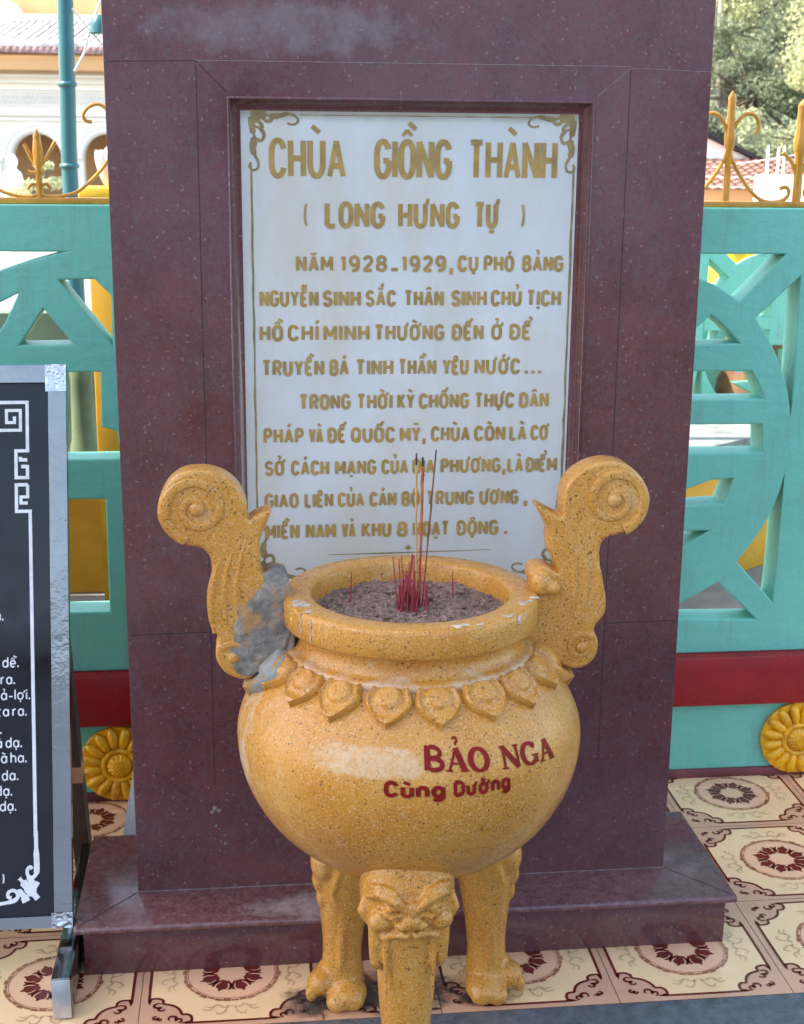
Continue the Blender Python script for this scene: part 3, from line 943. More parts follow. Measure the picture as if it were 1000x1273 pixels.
# half-round moulding mitred round the plaque
mb = MB()
prof = [(.0215, .0006), (.0212, -.0018), (.0195, -.0030), (.0172, -.0024), (.0158, .0006), (.0150, .0040), (.0030, .0175), (.0012, .0182), (-.0004, .0186), (-.0006, .0235)]
cor = [(PX0,PZ0,-1,-1),(PX1,PZ0,1,-1),(PX1,PZ1,1,1),(PX0,PZ1,-1,1)]
vs = []
for (x, z, sx, sz) in cor:
    for (d, yy) in prof:
        vs.append((x+sx*d, YF-.0004+yy, z+sz*d))
n = len(prof)
mb.add(vs, [(k*n+i, ((k+1) % 4)*n+i, ((k+1) % 4)*n+i+1, k*n+i+1) for k in range(4) for i in range(n-1)], 0, True)
obj('plaque_frame', mb, 'granite', st, 60)
YP = YF+0.0186
mb = MB(); mb.box(PX0+.0006, PX1-.0006, YP, YF+0.0244, PZ0+.0006, PZ1-.0006)
plaque = obj('plaque', mb, 'marble', st)
onp = lambda x, z, off: (x, YP-off, z)
LINES = [
 (1.4035,.0570,.150,[('CHÙA',-.257,-.129),('GIỒNG',-.082,.049),('THÀNH',.076,.229)]),
 (1.322,.0370,.20,[('(',-.2,-.188),('LONG',-.165,-.063),('HƯNG',-.041,.064),('TỰ',.088,.132),(')',.165,.176)]),
 (1.2485,.0227,.23,[('NĂM',-.214,-.151),('1928',-.139,-.059),('_',-.055,-.038),('1929',-.035,.042),(',',.048,.054),('CỤ',.062,.098),('PHÓ',.107,.16),('BẢNG',.174,.246)]),
 (1.1895,.0229,.23,[('NGUYỄN',-.276,-.176),('SINH',-.169,-.104),('SẮC',-.096,-.043),('THÂN',-.03,.039),('SINH',.052,.114),('CHỦ',.121,.175),('TỊCH',.183,.244)]),
 (1.131,.0230,.23,[('HỒ',-.277,-.237),('CHÍ',-.229,-.176),('MINH',-.168,-.089),('THƯỜNG',-.081,.041),('ĐẾN',.054,.11),('Ở',.123,.144),('ĐỂ',.155,.194)]),
 (1.071,.0230,.23,[('TRUYỀN',-.274,-.167),('BÁ',-.158,-.124),('TINH',-.113,-.047),('THẦN',-.039,.028),('YÊU',.038,.085),('NƯỚC',.095,.176),('.',.184,.190),('.',.196,.202),('.',.208,.214)]),
 (1.0115,.0225,.23,[('TRONG',-.211,-.121),('THỜI',-.111,-.048),('KỲ',-.04,-.009),('CHỐNG',-.002,.087),('THỰC',.096,.167),('DÂN',.176,.229)]),
 (.9525,.0226,.23,[('PHÁP',-.273,-.203),('VÀ',-.195,-.169),('ĐẾ',-.162,-.129),('QUỐC',-.121,-.043),('MỸ',-.035,.002),(',',.005,.011),('CHÙA',.02,.09),('CÒN',.097,.153),('LÀ',.16,.191),('CƠ',.198,.231)]),
 (.895,.0220,.23,[('SỞ',-.272,-.236),('CÁCH',-.226,-.159),('MẠNG',-.149,-.076),('CỦA',-.067,-.019),('ĐỊA',-.012,.028),('PHƯƠNG',.038,.146),(',',.149,.155),('LÀ',.158,.187),('ĐIỂM',.191,.248)]),
 (.8365,.0220,.23,[('GIAO',-.273,-.213),('LIÊN',-.203,-.152),('CỦA',-.144,-.097),('CÁN',-.088,-.04),('BỘ',-.031,.002),('TRUNG',.013,.099),('ƯƠNG',.109,.18),(',',.19,.196)]),
 (.780,.0230,.23,[('MIỀN',-.273,-.212),('NAM',-.201,-.148),('VÀ',-.138,-.112),('KHU',-.102,-.049),('8',-.039,-.019),('HOẠT',-.01,.056),('ĐỘNG',.069,.145),('.',.155,.161)]),
]
for zb, cap, sw, words in LINES:
    for w_, a, b in words:
        mb = MB()
        lay_word(mb, w_, a, b, zb, cap, sw*1.1 if w_ not in '()' else sw*.5, onp)
        obj('inscribed_word', mb, 'gold', plaque)
# border rule and corner flourishes
mb = MB()
def on_plaque(pts, w, off=0.0005):
    v, f = ribbon(pts, w)
    mb.add([(p.x, YP-off, p.y) for p in v], f)
rng = random.Random(3)
def rule(x, z0, z1, w):
    pts = [(x+rng.uniform(-.0006,.0006), z0+(z1-z0)*i/24) for i in range(25)]
    on_plaque(pts, [w*rng.uniform(.7,1.25) for _ in pts])
rule(-.286, 1.421, .80, .0034)
rule(.2575, 1.421, .84, .0040)
rule(.2500, .84, .73, .0034)
pts = [(-.205+.41*i/20, 1.5015) for i in range(21)]
on_plaque(pts, [.0016*rng.uniform(.5, 1.3) for _ in pts])
on_plaque([(-.162,.747),(-.06,.7475),(.132,.750)], [.0008,.0026,.0008])
def flourish(cx, cz, sx, sz):
    F = lambda pts: [(cx+sx*p[0], cz+sz*p[1]) for p in pts]
    k = 0
    for pts, w in (
        ([(.0,.004),(.012,.004),(.026,.006)], [.014,.016,.006]),
        ([(.002,.0),(.002,-.014),(.004,-.026)], [.012,.010,.004]),
        ([(.022,.006),(.034,.002),(.048,.003),(.062,.006),(.074,.002),(.078,-.006),(.070,-.011),(.060,-.009)], [.004,.009,.007,.004,.0035,.0035,.0035,.003]),
        ([(.018,.0),(.026,-.006),(.034,-.004),(.034,.004)], [.004,.006,.006,.004]),
        ([(.004,-.020),(.006,-.034),(.003,-.048),(.006,-.060),(.012,-.072),(.010,-.082),(.002,-.084),(-.003,-.078),(.0,-.072)], [.004,.012,.010,.0045,.0036,.0036,.0036,.0036,.003]),
        ([(.006,-.014),(.016,-.018),(.022,-.028),(.017,-.037),(.010,-.034)], [.004,.006,.005,.0045,.003]),
        ([(.008,-.004),(.017,-.010),(.019,-.018)], [.006,.006,.003])):
        pp = [(q.x, q.y) for q in catmull([Vector(p) for p in F(pts)], 4, False)]
        n_ = len(pp)
        ww = [w[min(int(i*(len(w)-1)/(n_-1)), len(w)-1)] for i in range(n_)]
        on_plaque(pp, ww, .0005+.00006*k)
        k += 1
flourish(-.286, 1.497, 1, 1)
flourish(.256, 1.497, -1, 1)
flourish(-.280, .712, 1, -1)
flourish(.250, .712, -1, -1)
for (x, z) in ((-.018,.757),):
    on_plaque([(x-.006,z),(x,z),(x+.006,z)], [.001,.010,.001])
obj('border_ornament', mb, 'dull_gold', plaque)

# ------------------------------------------------------------------ incense burner
AX, AY = -0.055, -0.49
pot = thing('incense_burner', (AX, AY, 0), 'big yellow speckled incense urn with scroll handles and lion legs before the stele', 'incense burner')
def belly_r(z):
    if z < .565:
        return .27*math.sqrt(max(0.0, 1-((.565-z)/.236)**2))
    t = (z-.565)/.135
    return .27-.085*t*t
prof = [(0.0, .3292)]
zs = [.3295+.2355*(1-math.cos(math.pi/2*i/26)) for i in range(1, 27)]
prof += [(belly_r(z), z) for z in zs]
prof += [(belly_r(z), z) for z in [.565+.13*i/14 for i in range(1, 14)]]
prof += [(.1915,.6935),(.1935,.699),(.1915,.7045),(.186,.7075),(.1805,.7085),(.1775,.711),(.1735,.718),(.1715,.726),(.172,.733),(.175,.7385),(.1765,.7420),(.190,.7435),(.1955,.7460),(.1975,.7500),(.1975,.7830),(.1955,.7875),(.1915,.7900),
         (.1590,.7900),(.1545,.7880),(.1525,.7840),(.1510,.7500),(.149,.735),(0.0,.732)]
mb = MB(); mb.lathe(prof, AX, AY, 128)
body = obj('bowl', mb, 'pot_body', pot, 50)

def on_belly(th, z, off):
    """point on the bowl at angle th (deg, 0 faces the viewer) and height z, lifted by off"""
    r_ = belly_r(z)
    dr = (belly_r(z+.002)-belly_r(z-.002))/.004
    n_ = Vector((1, -dr)).normalized()
    rr, zz = r_+n_.x*off, z+n_.y*off
    return Vector((AX+rr*math.sin(R(th)), AY-rr*math.cos(R(th)), zz))

# lotus petals round the shoulder
NP = 18
def petal(th0, half=9.9, z_top=.700, z_len=.043, boost=1.0):
    m_ = MB()
    nu, nv = 20, 20
    grid = []
    for j in range(nv+1):
        v = j/nv
        row = []
        wv = 1-max(0, (v-.36)/.64)**1.75 if v > .36 else 0.84+.16*(v/.36)
        for i in range(nu+1):
            u = -1+2*i/nu
            au = abs(u)
            z = z_top-z_len*v
            edge = min(1, (1-au)*9)*min(1, (1-v)*10)*min(1, v*8+.3)
            rim = math.exp(-((max(au, v*.98)-.84)/.085)**2)*.0055
            e2 = (u/.56)**2+((v-.30)/.30)**2
            dome = .0062*min(1, max(0, 1-e2)*2.2)**.5 if e2 < 1 else 0
            h = (-.002+edge*(.0105+rim)+dome*min(1, edge))*boost+.0007*noise.noise(Vector((th0, u*2.3, v*2.3)))
            tip = 0.10*(1-au)*max(0, (v-.7)/.3)
            row.append(on_belly(th0+half*wv*u, z-z_len*tip, h))
        grid.append(row)
    vs = [p for row in grid for p in row]
    fs = [(j*(nu+1)+i, (j+1)*(nu+1)+i, (j+1)*(nu+1)+i+1, j*(nu+1)+i+1) for j in range(nv) for i in range(nu)]
    m_.add(vs, fs, 0, True)
    return m_
for k in range(NP):
    obj('lotus_petal', petal(4.7+k*360/NP+.5*math.sin(k*2.7), 9.9+.25*math.sin(k*1.9), .700, .043+.0015*math.sin(k*3.3)), 'pot', pot, 50)

# painted dedication
SERIF = {
 'B': (0.82, [([(.16,0),(.16,1)],1.5), ([(0,.03),(.5,.03)],.45), ([(0,.97),(.5,.97)],.45), ([(.3,.97),(.5,.97)]+arc(.5,.75,.34,.21,85,-85)+[(.3,.52)],1.0), ([(.3,.51),(.5,.51)]+arc(.52,.27,.42,.235,85,-85)+[(.3,.03)],1.15)]),
 'A': (0.95, [([(.14,.02),(.50,.98)],.6), ([(.50,.98),(.86,.02)],1.5), ([(.26,.34),(.72,.34)],.5), ([(0,.03),(.3,.03)],.45), ([(.66,.03),(1.04,.03)],.45)]),
 'O': (0.88, [(arc(.5,.5,.43,.47,0,360,24),[.8+.65*abs(math.cos(2*math.pi*i/24)) for i in range(25)])]),
 'N': (0.98, [([(.15,.02),(.15,.98)],.7), ([(.13,.98),(.86,.02)],1.45), ([(.86,.02),(.86,.98)],.7), ([(0,.03),(.32,.03)],.45), ([(0,.97),(.26,.97)],.45), ([(.7,.97),(1.02,.97)],.45)]),
 'G': (0.92, [(arc(.5,.5,.43,.47,40,330,20),[.8+.65*abs(math.cos(R(40+290*i/20))) for i in range(21)]), ([(.88,.40),(.88,.06)],1.25), ([(.62,.42),(1.05,.42)],.45), ([(.84,.98),(.84,.72)],.6)]),
}
def serif_word(mb_, text, th0, th1, z0, z1, cap, sw):
    tot = sum(SERIF[unicodedata.normalize('NFD', c)[0]][0] if c != ' ' else .42 for c in text)+.10*(len(text)-1)
    k = (th1-th0)/tot
    x = 0
    cnt = 0
    for c in text:
        if c == ' ':
            x += .52; continue
        d = unicodedata.normalize('NFD', c)
        w, polys = SERIF[d[0]]
        polys = list(polys)
        if '\u0309' in d:
            polys = polys+[(arc(.52,1.30,.11,.10,170,-80,8)+[(.52,1.10)],.55)]
        for pts, f in polys:
            aspect = 1.0
            f = f if isinstance(f, list) else f
            scaled = [(p[0]*w, p[1]*aspect) for p in pts]
            v, fs = ribbon(*densify(scaled, [q*sw for q in f] if isinstance(f, list) else f*sw, .07))
            cnt += 1
            mb_.add([on_belly(th0+(x+p.x)*k, z0+(z1-z0)*((x+p.x)/tot)+p.y*cap, .0010+.00006*(cnt % 9)) for p in v], fs)
        x += w+.10
mb = MB()
serif_word(mb, 'BẢO NGA', -1.8, 46.0, .6085, .5860, .0300, .175)
obj('dedication_name', mb, 'red_paint_text', pot)
mb = MB()
def place_b(x, z, off):
    t = (x+13.8)/39.5
    return on_belly(x, .5735-.004*t+z*.0185, off+.0002)
tot = 0
for w_, a, b in (('Cùng', -13.8, 4.2), ('Dường', 7.0, 25.7)):
    st_, wt = word_strokes(w_, .22)
    k = (b-a-1.0)/wt
    for i, (pl, f) in enumerate(st_):
        # stroke width in degrees of arc horizontally is matched to the height scale
        v, fs = ribbon(*densify([(p[0], p[1]) for p in pl], .29*f, .08))
        mb.add([place_b(a+.5+p.x*k, p.y, .0010+.00006*(i % 13)) for p in v], fs)
obj('dedication_word', mb, 'red_paint_text', pot)

# handles
RH = [(0.1176,0.7729),(0.1329,0.7888),(0.1284,0.8087),(0.1308,0.8212),(0.1421,0.8281),(0.1561,0.8267),(0.1722,0.8177),(0.169,0.8293),(0.1606,0.8474),(0.1565,0.8653),(0.1566,0.883),(0.1501,0.899),(0.1357,0.9229),(0.1477,0.9201),(0.1625,0.9118),(0.1758,0.908),(0.1757,0.9284),(0.1793,0.9528),(0.194,0.9734),(0.2176,0.9876),(0.245,0.9927),(0.2731,0.986),(0.2949,0.9683),(0.3094,0.9435),(0.3118,0.9252),(0.3054,0.9012),(0.2904,0.8845),(0.2644,0.8765),(0.2505,0.8732),(0.2403,0.8663),(0.2365,0.8492),(0.2396,0.8204),(0.2465,0.7913),(0.2504,0.7694),(0.2482,0.7476),(0.2331,0.7252),(0.2405,0.7036),(0.2386,0.6814),(0.2251,0.664),(0.2031,0.6587),(0.1813,0.6665),(0.1489,0.6768),(0.1134,0.6779)]
LH = [(-0.2373,0.6893),(-0.2747,0.6811),(-0.3023,0.6601),(-0.3193,0.6589),(-0.3395,0.6686),(-0.3526,0.6872),(-0.3548,0.7071),(-0.3503,0.7256),(-0.358,0.7394),(-0.3643,0.7556),(-0.3654,0.7787),(-0.3631,0.8033),(-0.3575,0.8277),(-0.3587,0.8487),(-0.3643,0.862),(-0.3747,0.8698),(-0.3943,0.8737),(-0.4137,0.8828),(-0.4295,0.902),(-0.4353,0.9226),(-0.4313,0.9463),(-0.4175,0.9697),(-0.3976,0.9845),(-0.3715,0.9881),(-0.3488,0.9848),(-0.3294,0.975),(-0.3134,0.9578),(-0.304,0.9337),(-0.3017,0.9114),(-0.2911,0.917),(-0.2777,0.922),(-0.2678,0.9235),(-0.2747,0.9057),(-0.2844,0.8817),(-0.2848,0.8539),(-0.2836,0.8277),(-0.2725,0.8292),(-0.2575,0.8246),(-0.250,0.8075),(-0.2362,0.7826)]
def handle(outline, big, small, s, mat):
    pts = [(p.x, p.y) for p in catmull([Vector(p) for p in outline], 4)]
    mb_ = MB()
    TH = .052
    YC = AY+.004
    yf = YC-TH/2
    mb_.mesh(extrude_outline(pts, [], YC, TH, .006, 3), 0, True)
    # raised spiral of the big volute
    sp = []
    for i in range(46):
        t = i/45
        a = R(250)-t*2*math.pi*1.62
        r_ = .045*(1-t)**.85+.006
        sp.append((big[0]-s*r_*math.cos(a), yf+.002, big[1]+r_*math.sin(a)))
    mb_.tube(sp, [.0092*(1-.35*i/45) for i in range(46)], 8, flat=.85)
    mb_.ell((big[0], yf+.001, big[1]), (.012,.010,.012), 14, 8)
    sp = []
    for i in range(26):
        t = i/25
        a = R(140)-t*2*math.pi*1.2
        r_ = .020*(1-t)**.9+.004
        sp.append((small[0]-s*r_*math.cos(a), yf+.002, small[1]+r_*math.sin(a)))
    mb_.tube(sp, [.0062*(1-.3*i/25) for i in range(26)], 8, flat=.85)
    mb_.ell((small[0], yf+.001, small[1]), (.010,.007,.010), 12, 8)
    # shallow leaf ribs up the stem
    for off, z0, z1 in ((-.030,.73,.90),(-.012,.74,.885),(.008,.735,.87)):
        rib = []
        for i in range(9):
            t = i/8
            xx = (big[0]-s*.030)+s*(off+.012*math.sin(t*math.pi)-.018*t)
            rib.append((xx, yf+.0025, z0+(z1-z0)*t))
        mb_.tube(rib, [.002+.0055*math.sin(math.pi*min(1, .1+i/9)) for i in range(9)], 6, flat=.75)
    return obj('handle', mb_, mat, pot, 40)
hr = handle(RH, (.2555,.932), (.2130,.695), 1, 'pot')
hl = handle(LH, (-.3775,.930), (-.3280,.695), -1, 'pot_handle')
tag(hl, 'left scroll handle smeared with grey repair mortar')
# curl where the right handle meets the rim
mb = MB()
for c, r_ in (((.146,-.512,.803),(.017,.016,.022)),((.164,-.517,.796),(.012,.012,.012))):
    mb.ell(c, r_, 16, 10)
obj('handle_curl', fuse(mb, .003, 4), 'pot', hr)
# shoulder leaf under each handle
for s_ in (-1, 1):
    obj('shoulder_leaf', petal(s_*86, 15.5, .700, .066, 1.35), 'pot' if s_ > 0 else 'pot_handle', pot, 50)
# mortar plug between rim and left handle
mb = MB()
mo = [(-.338,.690),(-.322,.668),(-.300,.664),(-.276,.676),(-.250,.700),(-.240,.72),(-.238,.780),(-.246,.822),(-.262,.833),(-.281,.826),(-.287,.806),(-.302,.790),(-.312,.770),(-.326,.752),(-.330,.722)]
mb.mesh(extrude_outline([(p.x, p.y) for p in catmull([Vector(p) for p in mo], 4)], [], AY+.002, .0535, .006, 3), 0)
mb = fuse(mb, .003, 10)
for v in mb.v:
    n_ = noise.noise(v*42)*.0022+noise.noise(v*120)*.0018+noise.noise(v*260)*.0012
    v.y += n_
    v.x += noise.noise(v*70+Vector((9, 1, 4)))*.003
    v.z += noise.noise(v*70+Vector((3, 7, 2)))*.002
obj('mortar_repair', mb, 'mortar', pot)
# dried white drips and daubs on the rim
mb = MB()
def rim_pt(th, r_, z): return Vector((AX+r_*math.sin(R(th)), AY-r_*math.cos(R(th)), z))
rng = random.Random(4)
for th0, th1, rr, n_ in ((-78,-58,.183,9),(62,78,.186,8),(14,26,.190,6),(40,45,.186,3)):
    m_ = MB()
    for i in range(n_):
        th = th0+(th1-th0)*rng.random()
        c = rim_pt(th, rr+rng.uniform(-.010,.007), .7903)
        m_.ell(c, (rng.uniform(.003,.009), rng.uniform(.002,.007), .0010), 10, 6, rot=Matrix.Rotation(rng.uniform(0, 3), 3, 'Z'))
    obj('lime_splash', fuse(m_, .0009, 1), 'lime', pot)
for th, z0, z1, w in ((-61,.788,.756,.0013),(-54,.786,.750,.0009),(47,.788,.774,.003),(-70,.786,.757,.0011)):
    m_ = MB()
    m_.tube([rim_pt(th+rng.uniform(-.5,.5), .1979, z0+(z1-z0)*i/7) for i in range(8)], [w*rng.uniform(.5,1.2) for _ in range(8)], 6)
    obj('drip', m_, 'lime' if th > -65 else 'gold_drip', pot)

# legs
def column_of(prof_, cx, cy, seg=28, dxf=lambda z: 0.0, pw=1.0):
    pr = catmull([Vector(p) for p in prof_], 4, False)
    vs = []
    for q in pr:
        for k in range(seg):
            a = 2*math.pi*k/seg
            ca, sa = math.cos(a), math.sin(a)
            vs.append((cx+dxf(q.x)+q.y*(abs(ca)**pw)*(1 if ca > 0 else -1), cy+q.z*sa, q.x))
    n_ = len(pr)
    fs = [(i*seg+k, i*seg+(k+1) % seg, (i+1)*seg+(k+1) % seg, (i+1)*seg+k) for i in range(n_-1) for k in range(seg)]
    fs.append(list(range(seg))); fs.append([(n_-1)*seg+k for k in range(seg)][::-1])
    return vs, fs
def leg_back(cx, cy, s):
    m_ = MB()
    vs, fs = column_of([(.395,.050,.050),(.350,.054,.054),(.30,.056,.056),(.262,.054,.053),(.22,.049,.048),(.17,.042,.042),(.12,.036,.037),(.085,.034,.036),(.055,.036,.038),(.03,.039,.040),(.004,.038,.038)], cx, cy, 28, lambda z: -s*.010*(z/.3)+s*.003)
    m_.add(vs, fs)
    # thigh swelling, elbow tuft and carved fringe on the outer side
    m_.ell((cx+s*.030, cy-.014, .268), (.026,.036,.038))
    m_.ell((cx+s*.041, cy-.012, .232), (.012,.020,.022))
    m_.ell((cx+s*.037, cy-.014, .200), (.009,.016,.020))
    m_.tube([(cx-s*.020, cy-.046, .29), (cx+s*.008, cy-.050, .262), (cx+s*.020, cy-.048, .225), (cx+s*.010, cy-.042, .19)], [.003,.005,.005,.002], 8)
    m_.tube([(cx+s*.001, cy-.040, .19), (cx+s*.002, cy-.037, .12), (cx+s*.004, cy-.036, .07)], [.004,.008,.006], 8)
    # paw: one big inner toe, one outer toe lifted sideways, and the heel
    m_.ell((cx-s*.006, cy-.030, .022), (.036,.040,.025))
    m_.ell((cx-s*.014, cy-.050, .017), (.022,.020,.018))
    m_.ell((cx+s*.012, cy-.052, .017), (.020,.020,.018))
    m_.ell((cx+s*.040, cy-.020, .038), (.024,.026,.022), rot=Matrix.Rotation(s*.5, 3, 'Y'))
    m_.ell((cx+s*.056, cy-.028, .022), (.011,.014,.017))
    m_.ell((cx+s*.022, cy-.004, .040), (.028,.030,.030))
    return fuse(m_, .0032, 9)
obj('leg', leg_back(-.152, -.352, -1), 'pot', pot)
obj('leg', leg_back(.103, -.357, 1), 'pot', pot)
def leg_front(cx, cy):
    m_ = MB()
    vs, fs = column_of([(.452,.050,.036),(.428,.062,.047),(.40,.070,.054),(.370,.071,.056),(.345,.064,.054),(.318,.055,.050),(.29,.048,.046),(.25,.045,.043),(.20,.042,.041),(.15,.038,.039),(.10,.036,.040),(.05,.038,.046),(.003,.040,.048)], cx, cy, 32, pw=.82)
    m_.add(vs, fs)
    yf = cy-.054
    for s in (-1, 1):
        # heavy brow sweeping up and out, eye under it, lower lid
        m_.tube([(cx+s*.007, yf-.008, .376), (cx+s*.022, yf-.010, .394), (cx+s*.046, yf+.002, .400), (cx+s*.066, yf+.024, .388)], [.006,.009,.008,.004], 8)
        m_.tube([(cx+s*.020, yf-.004, .404), (cx+s*.044, yf+.004, .411), (cx+s*.062, yf+.022, .404)], [.003,.005,.003], 8)
        m_.ell((cx+s*.029, yf-.003, .379), (.011,.009,.0075))
        m_.tube([(cx+s*.012, yf-.006, .370), (cx+s*.029, yf-.008, .366), (cx+s*.050, yf+.004, .374)], [.003,.0045,.003], 8)
        # cheek with curl, nostril, upper lip
        m_.ell((cx+s*.044, yf+.010, .353), (.020,.016,.016))
        m_.ell((cx+s*.015, yf-.006, .352), (.011,.009,.0075))
        m_.tube([(cx+s*.003, yf-.009, .336), (cx+s*.022, yf+.000, .334), (cx+s*.042, yf+.012, .322)], [.005,.0055,.003], 8)
        m_.tube([(cx+s*.064, cy-.020, .378), (cx+s*.068, cy-.022, .360), (cx+s*.060, cy-.026, .342)], [.007,.010,.006], 8)
        # beard locks hanging down both sides of the leg
        m_.tube([(cx+s*.050, cy-.028, .345), (cx+s*.049, cy-.030, .312), (cx+s*.048, cy-.026, .276), (cx+s*.044, cy-.024, .262)], [.012,.012,.011,.005], 10)
        m_.tube([(cx+s*.034, yf+.010, .330), (cx+s*.036, yf+.012, .29), (cx+s*.034, yf+.012, .20)], [.004,.0045,.002], 8)
    m_.ell((cx, yf-.006, .358), (.015,.012,.014))
    m_.ell((cx, yf-.006, .376), (.008,.009,.016))
    for dx in (-.024, 0, .024):
        m_.ell((cx+dx, cy-.050, .018), (.015,.026,.019))
    return fuse(m_, .0026, 8)
obj('front_leg', leg_front(-.076, -.668), 'pot', pot)

# ash bed (lies loose in the bowl)
mb = MB()
vs, fs = [], []
NR, NS = 30, 110
vs.append(Vector((AX, AY, .762)))
for i in range(1, NR+1):
    r_ = .1512*i/NR
    for k in range(NS):
        a = 2*math.pi*k/NS
        x, y = AX+r_*math.sin(a), AY-r_*math.cos(a)
        h = .757+.007*noise.noise(Vector((x*24, y*24, 1.3)))+.005*noise.noise(Vector((x*90, y*90, 5.1)))+.004*noise.noise(Vector((x*240, y*240, 2.2)))+.004*math.cos(r_/.1512*1.5)
        vs.append(Vector((x, y, h)))
for k in range(NS):
    fs.append((0, 1+k, 1+(k+1) % NS))
for i in range(NR-1):
    for k in range(NS):
        a, b = 1+i*NS+k, 1+i*NS+(k+1) % NS
        fs.append((a, a+NS, b+NS, b))
mb.add(vs, fs, 0, True)
rng = random.Random(5)
for i in range(140):
    a, r_ = rng.random()*6.283, .14*math.sqrt(rng.random())
    mb.ell((AX+r_*math.sin(a), AY-r_*math.cos(a), .761+rng.uniform(-.003,.003)), (rng.uniform(.002,.006), rng.uniform(.002,.006), rng.uniform(.0015,.004)), 7, 5)
tag(obj('ash', mb, 'ash', None, 70), 'grey brown lumpy ash filling the mouth of the yellow urn', 'ash', kind='stuff')

# incense sticks
def stick(name, base, top, r0_, r1_, m_low, m_high, split, label, group=None, tipm='charred'):
    b, t = Vector(base), Vector(top)
    t_ = thing(name, b, label, 'incense stick', group)
    mb_ = MB(); mb_.tube([b, b.lerp(t, split)], r0_, 7)
    obj('bamboo_core', mb_, m_low, t_)
    mb_ = MB()
    pts = [b.lerp(t, split+(1-split)*i/10)+Vector((rng.uniform(-.0004,.0004), 0, 0)) for i in range(10)]
    mb_.tube(pts, [r1_*rng.uniform(.85,1.15) for _ in pts], 7)
    obj('incense_paste', mb_, m_high, t_)
    mb_ = MB(); mb_.tube([b.lerp(t, split+(1-split)*.9), t], r1_*.8, 7)
    obj('burnt_tip', mb_, tipm, t_)
    return t_
stick('incense_stick', (-.045,-.487,.752), (-.0475,-.487,1.004), .0011, .0017, 'stick_yellow', 'stick_yellow', .30, 'thin yellowish incense stick, leftmost of the tall sticks standing in the ash', 'tall incense sticks')
stick('incense_stick', (-.040,-.489,.752), (-.0385,-.492,.999), .0014, .0022, 'stick_red', 'stick_orange', .45, 'thick orange red incense stick, middle of the tall sticks standing in the ash', 'tall incense sticks')
stick('incense_stick', (-.0415,-.484,.752), (-.0365,-.486,.992), .0011, .0016, 'stick_red', 'stick_red', .40, 'thin red incense stick pressed close behind the thick orange tall one', 'tall incense sticks')
stick('incense_stick', (-.036,-.483,.752), (-.0175,-.487,1.009), .0011, .0015, 'stick_red', 'stick_brown', .42, 'brown incense stick leaning right, the tallest standing in the ash', 'tall incense sticks')
def stub_mb(h, lean, r_):
    m_ = MB()
    m_.tube([(0,0,-.012), (lean[0]*h*.5, lean[1]*h*.5, h*.5), (lean[0]*h, lean[1]*h, h)], [r_, r_, r_*.8], 6)
    return m_
stub0 = None
protos = []
for h, r_ in ((.045,.0013),(.06,.0012),(.035,.0014),(.078,.0011)):
    protos.append((h, r_))
meshes = []
for h, r_ in protos:
    m_ = stub_mb(h, (rng.uniform(-.06,.06), rng.uniform(-.05,.05)), r_)
    o = obj('incense_stub', m_, 'stick_red')
    meshes.append(o)
def put_stub(src, loc, rot, label, group, first=False):
    o = src if first else src.copy()
    if not first: COL.objects.link(o)
    o.location = loc
    o.rotation_euler = rot
    return tag(o, label, 'incense stub', group)
cl = 'short burnt red incense stub bunched in the cluster at the middle of the ash'
used = set()
for i in range(40):
    k = rng.choice((0, 0, 1, 2, 2, 3)) if i > 3 else i
    x = AX+rng.gauss(.004, .011); y = AY+rng.gauss(-.004, .014)
    if i % 3 == 0: x = AX+rng.gauss(-.010, .006)
    if i % 5 == 4: x, y = AX+rng.gauss(.004, .03), AY+rng.gauss(.0, .026)
    put_stub(meshes[k], (x, y, .760), (rng.uniform(-.14,.14), rng.uniform(-.16,.16), rng.uniform(0, 6.28)), cl, 'burnt incense stubs in the ash', first=(k not in used))
    used.add(k)
put_stub(meshes[0], (-.144,-.45,.762), (.0,.05,1), 'lone dark incense stub standing left of the cluster in the ash', 'burnt incense stubs in the ash')
put_stub(meshes[0], (.017,-.455,.762), (.0,.06,2), 'lone red incense stub standing right of the cluster in the ash', 'burnt incense stubs in the ash')
# ------------------------------------------------------------------ notice board
SO = Vector((-0.632, -0.25, 0.10))
SE = Vector((0, .2983, .9545))
SN = Vector((0, -.9545, .2983))
sg = thing('notice_board', (-0.98, -0.15, 0), 'black notice board with white prayer lines in a shiny steel frame, leaning beside the stele', 'notice board')
def onS(x, v, off): return Vector((x, 0, 0)) + Vector((0, SO.y, SO.z)) + SE*v + SN*off
def sbox(mb_, x0, x1, v0, v1, o0, o1, mat=0):
    P = [onS(x, v, o) for o in (o0, o1) for (x, v) in ((x0, v0), (x1, v0), (x1, v1), (x0, v1))]
    mb_.add(P, [(0,1,2,3),(7,6,5,4),(0,4,5,1),(1,5,6,2),(2,6,7,3),(3,7,4,0)], mat)
SXL, SXR, FT = -1.345, -.6265, .0315
mb = MB()
for (a, b, c, d) in ((SXR-FT, SXR, 0, 1.006), (SXL, SXL+FT, 0, 1.006)):
    # slightly pinched sheet-metal sleeve: several bands with uneven width
    n_ = 14
    for i in range(n_):
        sbox(mb, a, b, c+(d-c)*i/n_, c+(d-c)*(i+1)/n_, -.012+.0012*math.sin(i*2.1), .012+.0014*math.sin(i*1.7))
sbox(mb, SXL+FT, SXR-FT, .9745, 1.006, -.012, .0125)
sbox(mb, SXL+FT, SXR-FT, 0, .0205, -.012, .0125)
obj('steel_frame', mb, 'steel', sg)
